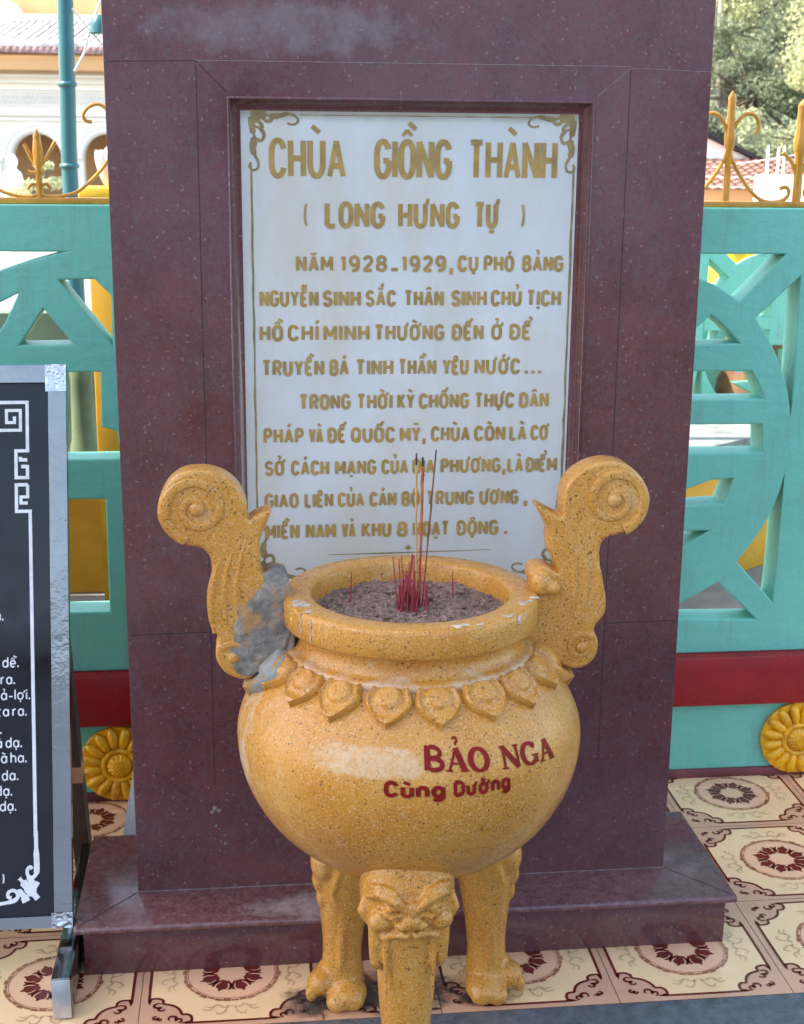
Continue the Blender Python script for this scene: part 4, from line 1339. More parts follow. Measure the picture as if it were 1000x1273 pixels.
for v0, v1 in ((.958, 1.0072), (-.0012, .026)):
    bm = bmesh.new()
    bmesh.ops.create_grid(bm, x_segments=26, y_segments=26, size=.5)
    rgn = random.Random(int(v1*1000))
    m_ = MB()
    xa, xb = SXR-.036, SXR+.0008
    vs = []
    for q in bm.verts:
        x, v = xa+(q.co.x+.5)*(xb-xa), v0+(q.co.y+.5)*(v1-v0)
        inner = min(1, min(.5-abs(q.co.x), .5-abs(q.co.y))*8)
        vs.append(onS(x, v, .0136+.0018*inner*(noise.noise(Vector((x*75, v*75, 3)))+.5*noise.noise(Vector((x*170, v*170, 8))))))
    bm.verts.index_update()
    m_.add(vs, [[q.index for q in f.verts] for f in bm.faces], 0, True)
    bm.free()
    obj('corner_wrap', m_, 'steel_shiny', sg)
mb = MB(); sbox(mb, SXL+FT-.002, SXR-FT+.002, .019, .976, -.008, .004)
pn = obj('black_panel', mb, 'panel', sg)
onpan = lambda x, v, off: onS(x, v, .004+off)
mb = MB()
for i, (pl, w) in enumerate((
    ([(-.81,.9395),(-.6965,.9395),(-.6965,.8515),(-.717,.8515),(-.717,.803),(-.697,.803),(-.697,.823),(-.708,.823)], .0065),
    ([(-.76,.889),(-.7085,.889),(-.7085,.925),(-.733,.925),(-.733,.903),(-.719,.903),(-.719,.914)], .006),
    ([(-.697,.835),(-.709,.835),(-.709,.8405)], .0065),
    ([(-.697,.790),(-.717,.790),(-.717,.742),(-.693,.742),(-.690,.16)], .0065),
    ([(-.697,.790),(-.697,.768),(-.709,.768),(-.709,.757),(-.697,.757)], .006))):
    v, f = ribbon(pl, w)
    mb.add([onpan(p.x, p.y, .0006+.0001*i) for p in v], f)
obj('key_pattern_border', mb, 'white_paint', pn)
mb = MB()
for i, (pl, w) in enumerate((
    ([(-.6895,.17),(-.689,.13),(-.6885,.108),(-.690,.094),(-.697,.088),(-.704,.092),(-.705,.102),(-.700,.107),(-.6965,.103)], [.007,.010,.010,.007,.006,.006,.006,.006,.008]),
    ([(-.687,.050),(-.696,.061),(-.706,.073),(-.714,.082),(-.719,.088)], [.010,.018,.014,.006,.010]),
    ([(-.687,.072),(-.695,.078),(-.704,.092)], [.014,.010,.002]),
    ([(-.707,.046),(-.712,.056),(-.722,.068)], [.014,.010,.002]),
    ([(-.80,.045),(-.76,.044),(-.735,.047),(-.724,.052),(-.722,.060),(-.729,.067),(-.738,.064),(-.739,.056),(-.733,.054)], [.004,.006,.008,.007,.006,.006,.006,.006,.008]))):
    pp = [(q.x, q.y) for q in catmull([Vector(p) for p in pl], 4, False)]
    ww = [w[min(int(j*(len(w)-1)/(len(pp)-1)), len(w)-1)] for j in range(len(pp))]
    v, f = ribbon(pp, ww)
    mb.add([onpan(p.x, p.y, .0006+.0001*i) for p in v], f)
obj('corner_scroll', mb, 'white_paint', pn)
cap = .0165
for txt, x1, v in (('a.',-.742,.547),('đa dề.',-.716,.463),('ià ra.',-.723,.433),('ra xả-lợi.',-.697,.405),('ra ta ra.',-.703,.376),('.',-.748,.345),('đà dạ.',-.712,.320),('a bà ha.',-.704,.293),('hè da.',-.719,.262),('dạ.',-.730,.235),('a dạ.',-.723,.208),('n)',-.745,.080)):
    mb = MB()
    x = x1
    for w_ in txt.split(' ')[::-1]:
        st_, wt = word_strokes(w_, .13)
        wd = (wt+.15)*cap*.92
        lay_word(mb, w_, x-wd, x, v, cap, .15 if len(w_) > 1 else .2, onpan)
        x -= wd+.0055
    obj('prayer_line', mb, 'white_paint', pn)
# feet: square tubes running forward on the floor, rear struts
for xx in (-.6335, -1.31):
    mb = MB()
    mb.rbox(xx-.0165, xx+.0165, -.386, .10, .002, .079, .003)
    mb.rbox(xx-.0155, xx+.0155, -.3885, -.3862, .004, .077, .0008, mat=1)
    obj('foot', mb, ['steel', 'steel_dull'], sg)
    mb = MB()
    a, b = Vector((xx-.020, .155, .0)), Vector((xx-.030, .020, .62))
    d = (b-a).normalized(); s_ = Vector((1,0,0)); n_ = d.cross(s_)
    P = [p+s_*i*.016+n_*j*.022 for p in (a, b) for (i, j) in ((-1,-1),(1,-1),(1,1),(-1,1))]
    mb.add(P, [(0,1,2,3),(7,6,5,4),(0,4,5,1),(1,5,6,2),(2,6,7,3),(3,7,4,0)])
    P = [a.lerp(b, t)+s_*i*.0168+n_*j*.0228 for t in (.36,.42) for (i, j) in ((-1,-1),(1,-1),(1,1),(-1,1))]
    mb.add(P, [(0,1,2,3),(7,6,5,4),(0,4,5,1),(1,5,6,2),(2,6,7,3),(3,7,4,0)], 1)
    obj('rear_strut', mb, ['brown_strut', 'tan_tile'], sg)

# ------------------------------------------------------------------ pierced balustrades
YL = .46
circ = lambda cx, cz, r_, a0, a1, n=14: arc(cx, cz, r_, r_, a0, a1, n)
HR = [
 [(.62,1.233),(.878,1.233),(.782,1.131),(.72,1.168),(.62,1.205)],
 [(.647,1.036),(.787,1.038),(.75,1.075),(.717,1.10),(.69,1.075)],
 [(.64,.976),(.819,.976),(.838,.945),(.852,.913),(.64,.912)],
 [(.64,.856),(.852,.855),(.857,.79),(.64,.79)],
 [(.60,.665),(.773,.672),(.794,.73),(.741,.727),(.69,.708),(.60,.68)],
 [(.64,.61),(.743,.608),(.69,.573),(.64,.55)],
 [(.62,.398),(.872,.392),(.774,.484),(.688,.434),(.62,.405)],
]
HRB = [
 [(.915,1.185),(.821,1.094)]+circ(.497,.815,.425,38,6,10)+[(.919,.849)],
 [(.918,.785)]+circ(.497,.815,.425,-8,-40,10)+[(.817,.532),(.909,.434)],
]
def mir(polys, c): return [[(2*c-x, z) for x, z in p][::-1] for p in polys]
HL = [
 [(-.86,1.236),(-.673,1.236),(-.74,1.218),(-.802,1.198),(-.86,1.172)],
 [(-.684,1.178),(-.612,1.180),(-.579,1.147),(-.580,1.042)],
 [(-.87,1.12),(-.806,1.132),(-.769,1.15),(-.800,1.088),(-.83,1.05),(-.87,1.04)],
 [(-.719,1.119),(-.661,1.044),(-.771,1.043)],
 [(-.80,.985),(-.608,.985),(-.611,.867),(-.579,.857),(-.570,.797),(-.80,.797)],
 [(-.80,.708),(-.609,.708),(-.611,.452),(-.80,.452)],
 [(-.52,1.236),(-.40,1.236),(-.46,1.12)], [(-.49,.985),(-.30,.985),(-.30,.797),(-.49,.797)], [(-.49,.708),(-.30,.708),(-.30,.452),(-.49,.452)],
 [(-1.30,1.236),(-1.0,1.236),(-1.15,1.08)], [(-1.35,.985),(-.95,.985),(-.95,.797),(-1.35,.797)], [(-1.35,.708),(-.95,.708),(-.95,.452),(-1.35,.452)],
]
def rosette_mb(cx, cz, y):
    m_ = MB()
    R0 = .090
    m_.mesh(extrude_outline([(cx+R0*math.cos(a*.1257), cz+R0*math.sin(a*.1257)) for a in range(50)], [], y-.006, .012, .003, 2), 0, True)
    n_ = 16
    for k in range(n_):
        a = 2*math.pi*(k+.5)/n_
        rot = Matrix.Rotation(-a, 3, 'Y')
        m_.ell((cx+.062*math.cos(a), y-.012, cz+.062*math.sin(a)), (.029,.015,.0125), 12, 8, rot=rot)
    ring = [(cx+.036*math.cos(a*.196), y-.018, cz+.036*math.sin(a*.196)) for a in range(32)]
    m_.tube(ring, .0065, 8, closed=True)
    m_.ell((cx, y-.012, cz), (.031,.018,.031), 20, 10)
    for k in range(14):
        a = 2*math.pi*k/14
        m_.tube([(cx+.012*math.cos(a), y-.0285, cz+.012*math.sin(a)), (cx+.026*math.cos(a), y-.021, cz+.026*math.sin(a))], [.002,.003], 6)
    return m_
def iron(mb_, pts, r_=.0042):
    p = catmull([Vector((q[0], YL+.02, q[1])) for q in pts], 5, False)
    mb_.tube(p, r_, 8)
def balustrade(x0, x1, holes, label, rosettes):
    t = thing('pierced_balustrade', ((x0+x1)/2, .5, 0), label, 'balustrade', 'pierced turquoise balustrades')
    mb_ = MB()
    mb_.mesh(extrude_outline([(x0,.312),(x1,.312),(x1,1.332),(x0,1.332)], holes, YL+.04, .08, .004, 2), 0, False)
    obj('lattice_panel', mb_, 'teal', t)
    mb_ = MB(); mb_.rbox(x0, x1, YL-.030, YL+.095, .190, .3115, .004)
    obj('red_beam', mb_, 'red', t)
    mb_ = MB(); mb_.box(x0, x1, YL-.006, YL+.085, .022, .1895)
    obj('base_wall', mb_, 'teal', t)
    mb_ = MB(); mb_.rbox(x0, x1, YL-.014, YL+.09, 0, .0215, .003)
    obj('skirting', mb_, 'plinth_red', t)
    for cx in rosettes:
        obj('rosette', rosette_mb(cx, .096 if cx > 0 else .094, YL-.006), 'rosette', t)
    return t
bR = balustrade(-.012, 2.6, HR+HRB+mir(HR+HRB, .998), 'turquoise pierced concrete balustrade with gold scroll ironwork right of the stele', (.990, 1.55))
bL = balustrade(-2.6, -.020, HL, 'turquoise pierced concrete balustrade with gold spear ironwork left of the stele behind the notice board', (-.602, -1.30))
# iron cresting of the right side
def cresting(t, spears, scrolls, x0, x1, r_=.0045):
    mb_ = MB(); mb_.rbox(x0, x1, YL+.008, YL+.032, 1.3325, 1.345, .002)
    c = obj('cresting_bar', mb_, 'iron', t)
    for (x, z0, z1, fat) in spears:
        m_ = MB()
        yc = YL+.02
        prof_ = [(z0,.0058*fat),(z0+.02,.0062*fat),((z0+z1)/2-.012,.0056*fat),((z0+z1)/2,.0085*fat),((z0+z1)/2+.02,.0095*fat),((z0+z1)/2+.045,.0072*fat),(z1-.02,.0066*fat),(z1-.014,.0070*fat),(z1,.0008)]
        m_.tube([(x, yc, q[0]) for q in prof_], [q[1] for q in prof_], 10)
        obj('spear', m_, 'iron', c)
    for pts in scrolls:
        m_ = MB()
        iron(m_, pts, r_)
        obj('scroll', m_, 'iron', c)
def shift(pts, dx): return [(x+dx, z) for x, z in pts]
SA = [(.795,1.484),(.803,1.500),(.798,1.519),(.784,1.528),(.766,1.523),(.750,1.500),(.742,1.470),(.746,1.440),(.758,1.416),(.775,1.390),(.798,1.363),(.826,1.345),(.857,1.344),(.875,1.352),(.881,1.366),(.873,1.375),(.860,1.372)]
SB = [(2*.740-x, z) for x, z in SA]
SC = [(.897,1.352),(.893,1.40),(.884,1.425),(.871,1.440),(.861,1.448)]
SD = [(2*.899-x, z) for x, z in SC]
cresting(bR, [(.7405,1.345,1.575,1.25),(.899,1.345,1.56,1.6),(1.058,1.345,1.575,1.25),(1.217,1.345,1.56,1.6)],
         [SA, SB, SC, SD, shift(SB, .3175), shift(SA, .3175), [(2*.899-x, z) for x, z in SA]], -.01, 2.6)
# left: low spear with rays, long scrolls
def left_unit(c):
    r = []
    r.append([(c-.001,1.405),(c-.012,1.420),(c-.026,1.452)])
    r.append([(c+.001,1.405),(c+.014,1.420),(c+.036,1.457)])
    for s in (1, -1):
        r.append([(c+s*.024,1.362),(c+s*.014,1.372),(c+s*.004,1.366),(c+s*.003,1.352),(c+s*.018,1.3475),(c+s*.045,1.3485),(c+s*.078,1.358),(c+s*.105,1.380),(c+s*.132,1.408),(c+s*.158,1.45),(c+s*.163,1.485),(c+s*.148,1.515),(c+s*.128,1.531),(c+s*.108,1.526),(c+s*.095,1.511),(c+s*.099,1.499),(c+s*.112,1.496)])
    r.append([(c-.022,1.397),(c-.010,1.394),(c,1.395),(c+.011,1.394)])
    return r
cresting(bL, [(-.716,1.345,1.482,1.15),(-1.06,1.345,1.482,1.15),(-.372,1.345,1.482,1.15)], left_unit(-.716)+left_unit(-1.06), -2.6, -.03, .0036)

# offcut of pale stone leaning behind the stele, broom-like tile spacer beside it
mb = MB()
v = [(-.585,.10,.0),(-.500,.10,.0),(-.500,.14,.0),(-.585,.14,.0),(-.545,.215,.22),(-.500,.215,.22),(-.500,.24,.22),(-.545,.24,.22)]
mb.add(v, [(0,3,2,1),(4,5,6,7),(0,1,5,4),(1,2,6,5),(2,3,7,6),(3,0,4,7)])
tag(obj('stone_offcut', mb, 'lichen_white'), 'pale grey tapered stone offcut leaning behind the left edge of the stele', 'stone offcut')

# ------------------------------------------------------------------ yard behind the balustrade
lp = thing('lotus_post', (-.67, 1.67, 0), 'yellow square post topped by a pink lotus bud behind the left balustrade', 'post')
mb = MB(); mb.rbox(-.742, -.600, 1.60, 1.742, 0, 1.29, .004)
obj('shaft', mb, 'ochre', lp)
mb = MB(); mb.rbox(-.762, -.580, 1.58, 1.762, 1.29, 1.335, .006)
obj('cap_block', mb, 'yellow', lp)
mb = MB()
for k in range(8):
    a = math.pi/4*k
    rot = Matrix.Rotation(a, 3, 'Z') @ Matrix.Rotation(R(16), 3, 'Y')
    mb.ell((-.671+.030*math.cos(a), 1.671+.030*math.sin(a), 1.385), (.014,.026,.055), 10, 8, rot=rot)
mb.ell((-.671, 1.671, 1.39), (.035,.035,.062))
obj('lotus_bud', mb, 'lotus', lp)

pl = thing('flag_pole', (-.832, 2.13, .44), 'slim blue green painted pole with ring collars standing on the low ochre wall', 'pole')
mb = MB(); mb.tube([(-.842,2.13,.742),(-.846,2.13,1.4),(-.833,2.13,1.95),(-.82,2.13,2.6),(-.80,2.13,4.2)], [.028,.025,.0248,.0245,.023], 20)
obj('tube', mb, 'teal_pole', pl)
mb = MB(); mb.lathe([(0,.4405),(.05,.4405),(.046,.48),(.040,.50),(.037,.60),(.035,.70),(.038,.73),(.036,.741),(0,.7415)], -.842, 2.13, 24)
obj('pole_foot', mb, 'olive', pl)
for z, r_ in ((.752,.041),(1.386,.031),(1.634,.031),(2.1,.029)):
    cx_ = -.842 if z < 1 else (-.846 if z < 1.5 else -.841)
    mb = MB(); mb.tube([(cx_,2.13,z-.007),(cx_,2.13,z-.003),(cx_,2.13,z+.003),(cx_,2.13,z+.007)], [r_*.9,r_,r_,r_*.9], 20)
    obj('collar', mb, 'teal_pole', pl)
k_ = 1.2133
sc2 = lambda p: (-.3+(p[0]+.3)*k_, 2.0, 1.45+(p[1]-1.45)*k_)
mb = MB(); mb.tube([sc2(p) for p in ((-.640,1.86),(-.640,1.80),(-.660,1.757),(-.675,1.718),(-.687,1.674),(-.713,1.629))], .0038, 7)
mb.tube([sc2(p) for p in ((-.712,1.778),(-.675,1.730),(-.637,1.688),(-.60,1.64))], .003, 7)
tag(obj('hanging_cable', mb, 'cable'), 'pale twisted cable tied to the blue green pole by the stele', 'cable')
mb = MB()
mb.lathe([(0,.03),(.010,.029),(.022,.018),(.027,0),(.029,-.022),(.026,-.025),(0,-.025)], -.722, 1.99, 20, 0, z0=1.80)
tag(obj('bell_lamp', mb, 'teal_pole'), 'small blue green bell shade hanging from the cable by the stele top left', 'lamp')

ow = thing('ochre_wall', (-1.3, 2.1, 0), 'low ochre wall seen through the lower opening of the left balustrade', 'wall')
mb = MB(); mb.box(-3.2, -.30, 2.065, 2.20, -.01, .44)
obj('ochre_face', mb, 'ochre', ow)
mb = MB(); mb.box(-1.45, -1.30, .62, 2.064, -.01, 1.15)  # unseen wall return, added to shade the yard floor behind the left balustrade
obj('added_shade_wall', mb, 'ochre', ow)
mb = MB(); mb.box(-3.2, -.30, 3.2, 3.3, -.01, .80)
tag(obj('mossy_wall', mb, 'olive'), 'mossy dull green wall beyond the low ochre wall on the left', 'wall')

fb = thing('far_balustrade', (2.0, 2.8, 0), 'second turquoise pierced balustrade on an ochre base across the yard', 'balustrade')
ang = math.atan2(.17, 1.0)
def far(p): 
    x, y, z = p
    return Vector((.40+x*math.cos(ang)-y*math.sin(ang), 2.36+x*math.sin(ang)+y*math.cos(ang), z))
def far_mb(m_):
    m_.v = [far(v) for v in m_.v]
    return m_
mb = MB(); mb.box(-.6, 6, 0, .12, -.01, .33)
obj('ochre_base', far_mb(mb), 'ochre', fb)
for k in range(4):
    c0 = .0+k*1.02
    hs = [[(x-.0+c0-.08, .34+(z-.312)*.84) for x, z in p] for p in HR+HRB]
    hs += [[(2*(.497-.08+c0)-x, z) for x, z in p][::-1] for p in hs]
    # keep only holes that do not straddle the middle twice
    keep = []
    for p in hs:
        cxm = sum(q[0] for q in p)/len(p)
        if abs(cxm-(.417+c0)) > .12 or True:
            lim = .417+c0
            side = 1 if cxm > lim else -1
            keep.append([((max(q[0], lim+.035) if side > 0 else min(q[0], lim-.035)), q[1]) for q in p])
    m_ = MB()
    m_.mesh(extrude_outline([(c0-.08,.331),(c0+.938,.331),(c0+.938,1.20),(c0-.08,1.20)], keep, .06, .08, .003, 1), 0)
    obj('lattice_panel', far_mb(m_), 'teal', fb)
lg = thing('concrete_ledge', (1.45, 2.0, 0), 'pale sunlit concrete ledge running slantwise behind the right balustrade', 'ledge')
lang = math.atan2(.6, .8)
def led(p):
    x, y, z = p
    return Vector((.55+x*math.cos(lang)-y*math.sin(lang), 1.38+x*math.sin(lang)+y*math.cos(lang), z))
mb = MB(); mb.rbox(0, 2.6, 0, .34, .455, .50, .005); mb.v = [led(v) for v in mb.v]
obj('ledge_top', mb, 'ledge', lg)
mb = MB(); mb.box(.02, 2.58, .05, .29, -.01, .4545); mb.v = [led(v) for v in mb.v]
obj('ledge_body', mb, 'ochre', lg)

mb = MB(); mb.box(.9, 5.0, 3.52, 3.62, -.01, .80)
tag(obj('garden_wall', mb, 'teal'), 'plain turquoise low wall beyond the second balustrade', 'wall')
for x, lab in ((1.50, 'squat brown glazed jar in the yard, the left one of two'), (1.86, 'squat brown glazed jar in the yard, the right one of two')):
    t = thing('glazed_jar', (x, 3.25, 0), lab, 'jar', 'glazed jars in the yard')
    m_ = MB(); m_.lathe([(0,-.01),(.10,-.01),(.15,.12),(.17,.32),(.15,.50),(.10,.60),(.10,.64),(.09,.64),(.09,.58),(0,.55)], x, 3.25, 28)
    obj('body', m_, 'jar_glaze', t)
    m_ = MB(); m_.lathe([(.088,.64),(.125,.645),(.13,.66),(.125,.675),(.09,.672),(.088,.64)], x, 3.25, 28)
    obj('lip', m_, 'jar_glaze', t)
op = thing('ochre_pillar', (2.05, 3.9, 0), 'square ochre pillar with pale cap beyond the second balustrade', 'pillar')
mb = MB(); mb.rbox(1.86, 2.24, 3.75, 4.1, -.01, 1.10, .006)
obj('shaft', mb, 'yellow', op)
mb = MB(); mb.rbox(1.83, 2.27, 3.72, 4.13, 1.101, 1.15, .006)
obj('cap_block', mb, 'white_trim', op)

# ------------------------------------------------------------------ temple behind left
TY = 30.0
tp = thing('temple', (-5, TY, 0), 'cream arcaded temple with white stucco mouldings and weathered tiled roof, far behind on the left', 'temple')
def arch_hole(cx, w, zt, z0):
    r_ = w/2
    return [(cx-r_, z0), (cx+r_, z0), (cx+r_, zt-r_)]+arc(cx, zt-r_, r_, r_, 0, 180, 16)[1:]
CX = [-4.78-1.53*k for k in range(-2, 5)]
mb = MB()
mb.mesh(extrude_outline([(-13,-.05),(-.5,-.05),(-.5,2.98),(-13,2.98)], [arch_hole(c, 1.06, 1.69, .35) for c in CX], TY+.2, .4, .004, 1), 0)
obj('arcade_wall', mb, 'wall_cream', tp)
for c in CX:
    mb = MB()
    for r_, w_, d in ((.60,.055,.05),(.70,.04,.035),(.77,.02,.02)):
        mb.tube([(c+r_*math.cos(R(a)), TY-.003, 1.16+r_*math.sin(R(a))) for a in range(0, 181, 10)], w_, 6)
    obj('arch_moulding', mb, 'white_trim', tp)
    mb = MB(); mb.box(c-.10-.98+.13, c-.10-.98+.30, TY-.06, TY-.001, -.05, 1.14); mb.box(c-.10-.98+.09, c-.10-.98+.34, TY-.09, TY-.001, 1.10, 1.18)
    obj('pilaster', mb, 'white_trim', tp)
mb = MB()
for z0, z1, d in ((1.96,2.02,.05),(2.06,2.12,.09),(2.60,2.64,.05),(2.74,2.78,.07),(2.86,2.92,.10)):
    mb.box(-13, -.5, TY-d, TY-.001, z0, z1)
obj('cornice_moulding', mb, 'white_trim', tp)
mb = MB()
x = -12.9
while x < -.8:
    for a, b in (((x, 2.30), (x+.10, 2.50)), ((x+.10, 2.50), (x+.20, 2.30)), ((x, 2.50), (x+.10, 2.30)), ((x+.10, 2.30), (x+.20, 2.50))):
        v, f = ribbon([a, b], .026)
        k0 = .02+.004*random.random()
        mb.add([(p.x, TY-k0, p.y) for p in v], f)
    x += .205
for z in (2.26, 2.54): mb.box(-13, -.5, TY-.016, TY-.001, z-.012, z+.012)
obj('lattice_frieze', mb, 'frieze_grey', tp)
mb = MB(); mb.rbox(-13, -.5, TY-.45, TY+.4, 2.981, 3.33, .05)
obj('eave_band', mb, 'orange_band', tp)
mb = MB(); mb.box(-13, -.5, TY-.62, TY+.4, 3.331, 3.45)
for i in range(90):
    mb.ell((-12.9+i*.138, TY-.62, 3.40), (.05,.03,.06), 8, 5)
obj('eave_tiles', mb, 'roof_mauve', tp)
mb = MB()
zb, zt, yb, yt = 3.46, 4.12, TY-.55, TY+1.6
mb.add([(-13,yb,zb),(-.5,yb,zb),(-.5,yt,zt),(-13,yt,zt)], [(0,1,2,3)])
obj('roof_slope', mb, 'roof_grey', tp)
mb = MB()
for i in range(100):
    x = -13.4+i*.15
    mb.tube([(x+random.uniform(-.01,.01), yb+.02, zb+.04), (x+.22+random.uniform(-.02,.02), (yb+yt)/2, (zb+zt)/2+.03), (x+.42, yt-.05, zt+.02)], .034, 6)
obj('tile_ribs', mb, 'lichen_white', tp)
mb = MB(); mb.rbox(-13, -.5, TY-.60, TY-.40, 3.455, 3.57, .03)
mb.rbox(-13, -.5, yt-.1, yt+.25, zt-.02, zt+.17, .04)
obj('ridge', mb, 'lichen_white', tp)
mb = MB(); mb.box(-13, -.5, yt+.4, yt+3, 0, 5.6)
obj('upper_wall', mb, 'orange_band', tp)
mb = MB(); mb.ell((-5.75, yt+.15, 4.20), (.62,.30,.42), 24, 12)
obj('stucco_dome', mb, 'white_trim', tp)
mb = MB(); mb.box(-13, -.5, TY+2.6, TY+2.7, 0, 2.98)
obj('inner_wall', mb, 'brown_wall', tp)
for c in CX:
    mb = MB(); mb.box(c+.02, c+.62, TY+2.5, TY+2.598, 0, 1.52)
    obj('doorway', mb, 'dark', tp)
mb = MB(); mb.box(-13, -.5, TY+.41, TY+2.6, 2.7, 2.97)
obj('porch_ceiling', mb, 'brown_wall', tp)

# bonsai in front of the temple arches
rg = random.Random(21)
bo = thing('bonsai_tree', (-1.52, 6.0, 0), 'small pale leaved potted bonsai before the temple arches', 'bonsai')
mb = MB(); mb.lathe([(0,0),(.16,0),(.2,.3),(.14,.6),(.2,.9),(.23,.92),(.22,.94),(0,.94)], -1.52, 6.0, 24)
obj('pot', mb, 'white_trim', bo)
mb = MB(); mb.tube([(-1.52,6,.9),(-1.50,6,1.05),(-1.54,6,1.15),(-1.46,6,1.25),(-1.40,6,1.32)], [.03,.025,.02,.014,.008], 8)
obj('trunk', mb, 'bark', bo)
mb = MB()
for c, r_, n_ in (((-1.60,6,1.17),(.10,.08,.05),260),((-1.40,6,1.235),(.09,.07,.035),200),((-1.44,6,1.335),(.06,.05,.025),120),((-1.53,6,1.22),(.05,.05,.04),100)):
    leaf_cloud(mb, c, r_, n_, .016, rg)
obj('crown', mb, 'leaf_light', bo)
stt = thing('white_statue', (-1.93, 8, 0), 'small white statue on a pedestal at the left edge before the temple', 'statue')
mb = MB(); mb.rbox(-2.05,-1.81,7.9,8.1,0,.9,.02)
obj('pedestal', mb, 'white_trim', stt)
mb = MB()
mb.lathe([(0,.9),(.09,.9),(.085,1.0),(.06,1.12),(.075,1.2),(.06,1.26),(.025,1.285),(.042,1.32),(.04,1.35),(.02,1.38),(0,1.385)], -1.93, 8.0, 20)
obj('figure', fuse(mb, .01, 2), 'white_trim', stt)

# ------------------------------------------------------------------ right background
hs_ = thing('red_roof_house', (7.0, 18, 0), 'white gabled house with a dull red tiled lean-to roof behind the right balustrade', 'house')
mb = MB()
mb.mesh(extrude_outline([(5.0,0),(9.4,0),(9.4,.9),(7.55,1.22),(6.05,1.86),(5.0,1.42)], [], 18.6, .25, .004, 1), 0)
obj('gable_wall', mb, 'white_trim', hs_)
mb = MB()
for a, b in (((6.00,1.92),(7.75,1.18)), ((6.05,1.90),(4.9,1.42))):
    d = Vector((b[0]-a[0], b[1]-a[1])).normalized(); n_ = Vector((-d.y, d.x))*.03
    q = [(a[0]+n_.x, a[1]+n_.y), (b[0]+n_.x, b[1]+n_.y), (b[0]-n_.x, b[1]-n_.y), (a[0]-n_.x, a[1]-n_.y)]
    mb.add([(x, y, z) for y in (18.35, 21) for x, z in q], [(0,1,2,3),(7,6,5,4),(0,4,5,1),(1,5,6,2),(2,6,7,3),(3,7,4,0)])
obj('roof_edge', mb, 'dark', hs_)
mb = MB()
for r_ in range(11):
    t0, t1 = r_/11, (r_+1)/11
    y0_, z0_ = 16.6+1.9*t0, .93+.40*t0
    y1_, z1_ = 16.6+1.9*t1, .93+.40*t1
    n_ = 60
    vs, fs = [], []
    for i in range(n_+1):
        x = 4.6+4.4*i/n_
        hgt = .022*abs(math.sin(i*math.pi/2))
        vs += [(x, y0_-.03, z0_+hgt+.02), (x, y1_, z1_+hgt)]
    fs = [(2*i, 2*i+2, 2*i+3, 2*i+1) for i in range(n_)]
    mb.add(vs, fs)
obj('tiled_roof', mb, 'roof_red', hs_)
mb = MB(); mb.box(4.7, 8.9, 16.9, 17.1, 0, .93)
obj('front_wall', mb, 'orange_band', hs_)
wb = thing('white_wall', (4.08, 9.0, 0), 'bright white wall block with four thin white posts on top behind the right balustrade', 'wall')
mb = MB(); mb.rbox(3.935, 4.9, 8.9, 9.1, 0, 1.262, .01)
obj('block', mb, 'white_trim', wb)
for x, zt in ((4.000,1.50),(4.09,1.49),(4.138,1.50),(4.245,1.60)):
    mb = MB(); mb.tube([(x,9.0,1.255),(x,9.0,zt-.03),(x,9.0,zt)], [.011,.010,.004], 8)
    obj('post', mb, 'white_trim', wb)
mb = MB()
for (a, b, sag) in (((3.6,9.2,1.32),(5.2,9.2,1.60),.02),((3.4,9.3,1.24),(5.4,9.3,1.27),.015),((3.3,9.2,1.17),(5.2,9.2,1.16),.01)):
    A, B = Vector(a), Vector(b)
    mb.tube([A.lerp(B, i/10)-Vector((0,0,sag*4*(i/10)*(1-i/10))) for i in range(11)], .0045, 6)
tag(obj('overhead_wire', mb, 'cable'), 'thin pale wires strung across the yard before the red roofed house', 'wire')
mb = MB(); mb.tube([(10.62,30,0),(10.60,30,2.0),(10.5,30,4.0),(10.42,30,6)], [.09,.075,.07,.05], 10)
tag(obj('bare_trunk', mb, 'pale_bark'), 'slim pale bare trunk rising before the dark trees on the right', 'tree trunk')

def tree(label, base, h, crown, leaves, size, mat, seed, bark='bark'):
    rg = random.Random(seed)
    t = thing('leafy_tree', base, label, 'tree', 'trees behind the right balustrade')
    mb_ = MB()
    bx, by, bz = base
    top = Vector((bx, by, bz+h*.75))
    mb_.tube([Vector(base), Vector((bx+.1, by, bz+h*.3)), top], [.18,.13,.05], 8)
    cl_ = []
    for i in range(crown[0]):
        a = rg.random()*6.283
        rr = math.sqrt(rg.random())
        c = Vector((bx+crown[1]*rr*math.cos(a), by+crown[2]*rr*math.sin(a), bz+crown[3]+(h-crown[3])*rg.random()))
        cl_.append(c)
        mb_.tube([Vector((bx+.02, by, bz+h*.62)), Vector((bx, by, bz+h*.62)).lerp(c, .6)+Vector((0,0,.1)), c], [.035,.016,.006], 5)
    obj('trunk', mb_, bark, t)
    mb_ = MB()
    for c in cl_:
        r_ = rg.uniform(.35,.75)*crown[4]
        leaf_cloud(mb_, c, (r_, r_, r_*.6), leaves, size, rg)
    obj('crown', mb_, mat, t)
tree('bushy pale green sunlit tree nearest the right picture edge', (13.3,28,-.05), 6.2, (70,1.7,1.6,1.7,1.0), 330, .05, 'leaf_light', 31)
tree('dark green dense tree just right of the stele behind the red roofed house', (11.2,29.5,-.05), 4.3, (80,2.4,1.0,.9,.9), 300, .05, 'leaf_dark', 32)
tree('mid green tall tree rising above the dark one on the right', (13.2,36,-.05), 9.5, (90,3.2,2.0,2.2,1.3), 260, .075, 'leaf_mid', 33)
tree('pale green tree crown at the top edge directly beside the stele', (11.0,31,-.05), 6.8, (64,1.8,1.2,3.5,1.0), 320, .05, 'leaf_light', 34)
tree('low dark shrubby tree behind the white posts', (12.0,26,-.05), 2.2, (36,2.6,1.0,.7,.8), 150, .06, 'leaf_mid', 35)
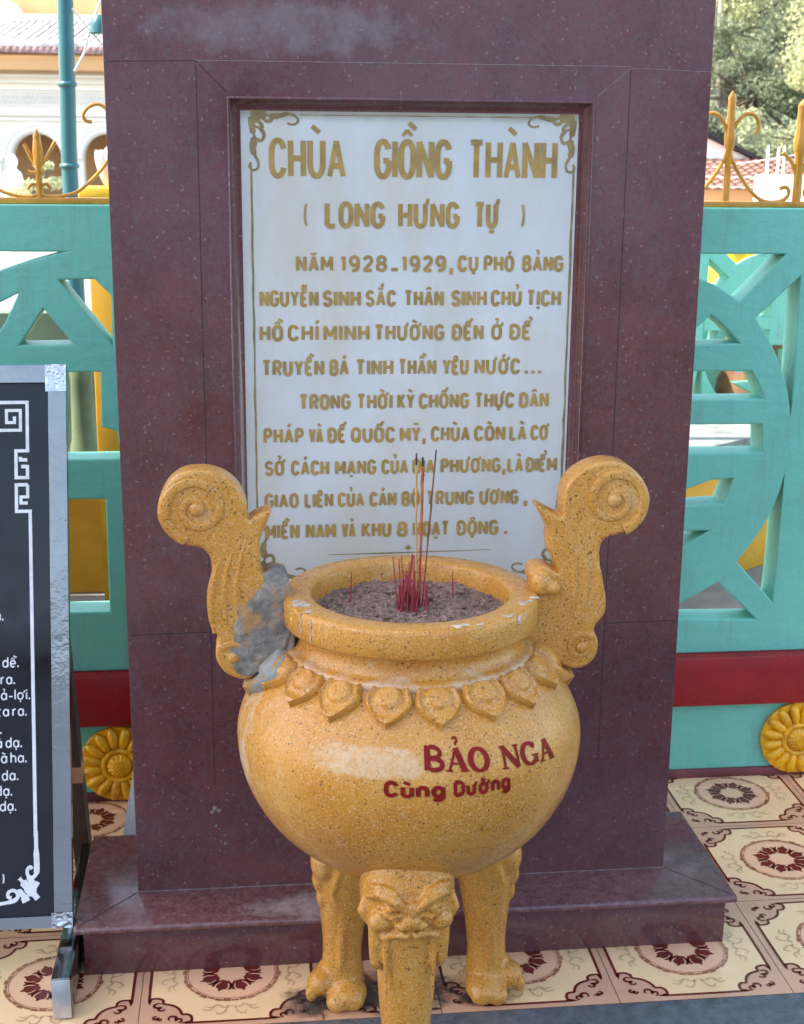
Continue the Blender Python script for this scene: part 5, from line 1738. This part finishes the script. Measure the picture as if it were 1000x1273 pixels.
# wooded slope closing the view
mb = MB()
vs, fs = [], []
nx, ny = 40, 10
for j in range(ny+1):
    for i in range(nx+1):
        x = -10+60*i/nx; y = 42+30*j/ny
        z = -.05+14*(j/ny)**.8*(.4+.6*min(1, max(0, (x-2)/14)))+1.2*noise.noise(Vector((x*.2, y*.2, 0)))*(j > 0)
        vs.append((x, y, z))
fs = [(j*(nx+1)+i, j*(nx+1)+i+1, (j+1)*(nx+1)+i+1, (j+1)*(nx+1)+i) for j in range(ny) for i in range(nx)]
mb.add(vs, fs, 0, True)
tag(obj('hill', mb, 'leaf_dark'), kind='structure')
mb = MB()
rg = random.Random(77)
for i in range(150):
    x, j = rg.uniform(9, 28), rg.random()
    y = 41+26*j
    z = 14*j**.8*(.4+.6*min(1, max(0, (x-2)/14)))
    leaf_cloud(mb, (x, y, z+1.0), (1.3,1.3,1.0), 130, .16, rg)
tag(obj('wooded_slope', mb, 'leaf_mid'), 'distant mass of green woodland on the slope behind the right side', 'woodland', kind='stuff')

# ------------------------------------------------------------------ unseen roof on columns, added outside the frame to shade the stele
pr_ = thing('added_shade_roof', (-3.6, -1.5, 0), 'white flat roof on columns, added out of view to shade the stele and urn', 'roof')
mb = MB(); mb.box(-5.6, -1.35, -1.7, .63, 5.0, 5.15)
obj('slab', mb, 'shade_roof_white', pr_)
for x, y in ((-5.3,-1.4),(-5.3,.35)):
    mb = MB(); mb.box(x-.18, x+.18, y-.18, y+.18, -.05, 4.999)
    obj('column', mb, 'shade_roof_white', pr_)

# ------------------------------------------------------------------ house added behind the camera to tint reflections in the polished stone
oh = thing('added_reflection_house', (0, -17, 0), 'long pale blue house added behind the viewer to tint reflections in the granite', 'house')
mb = MB(); mb.box(-22, 22, -20, -16, -.055, 4.6)
obj('wall', mb, 'blue_wash', oh)
mb = MB(); mb.box(-22.4, 22.4, -20.3, -15.5, 4.601, 4.8)
obj('roof', mb, 'roof_grey', oh)
for i in range(7):
    mb = MB(); mb.box(-18+6*i-.6, -18+6*i+.6, -16.05, -15.995, .9, 2.3)
    obj('window', mb, 'dark', oh)
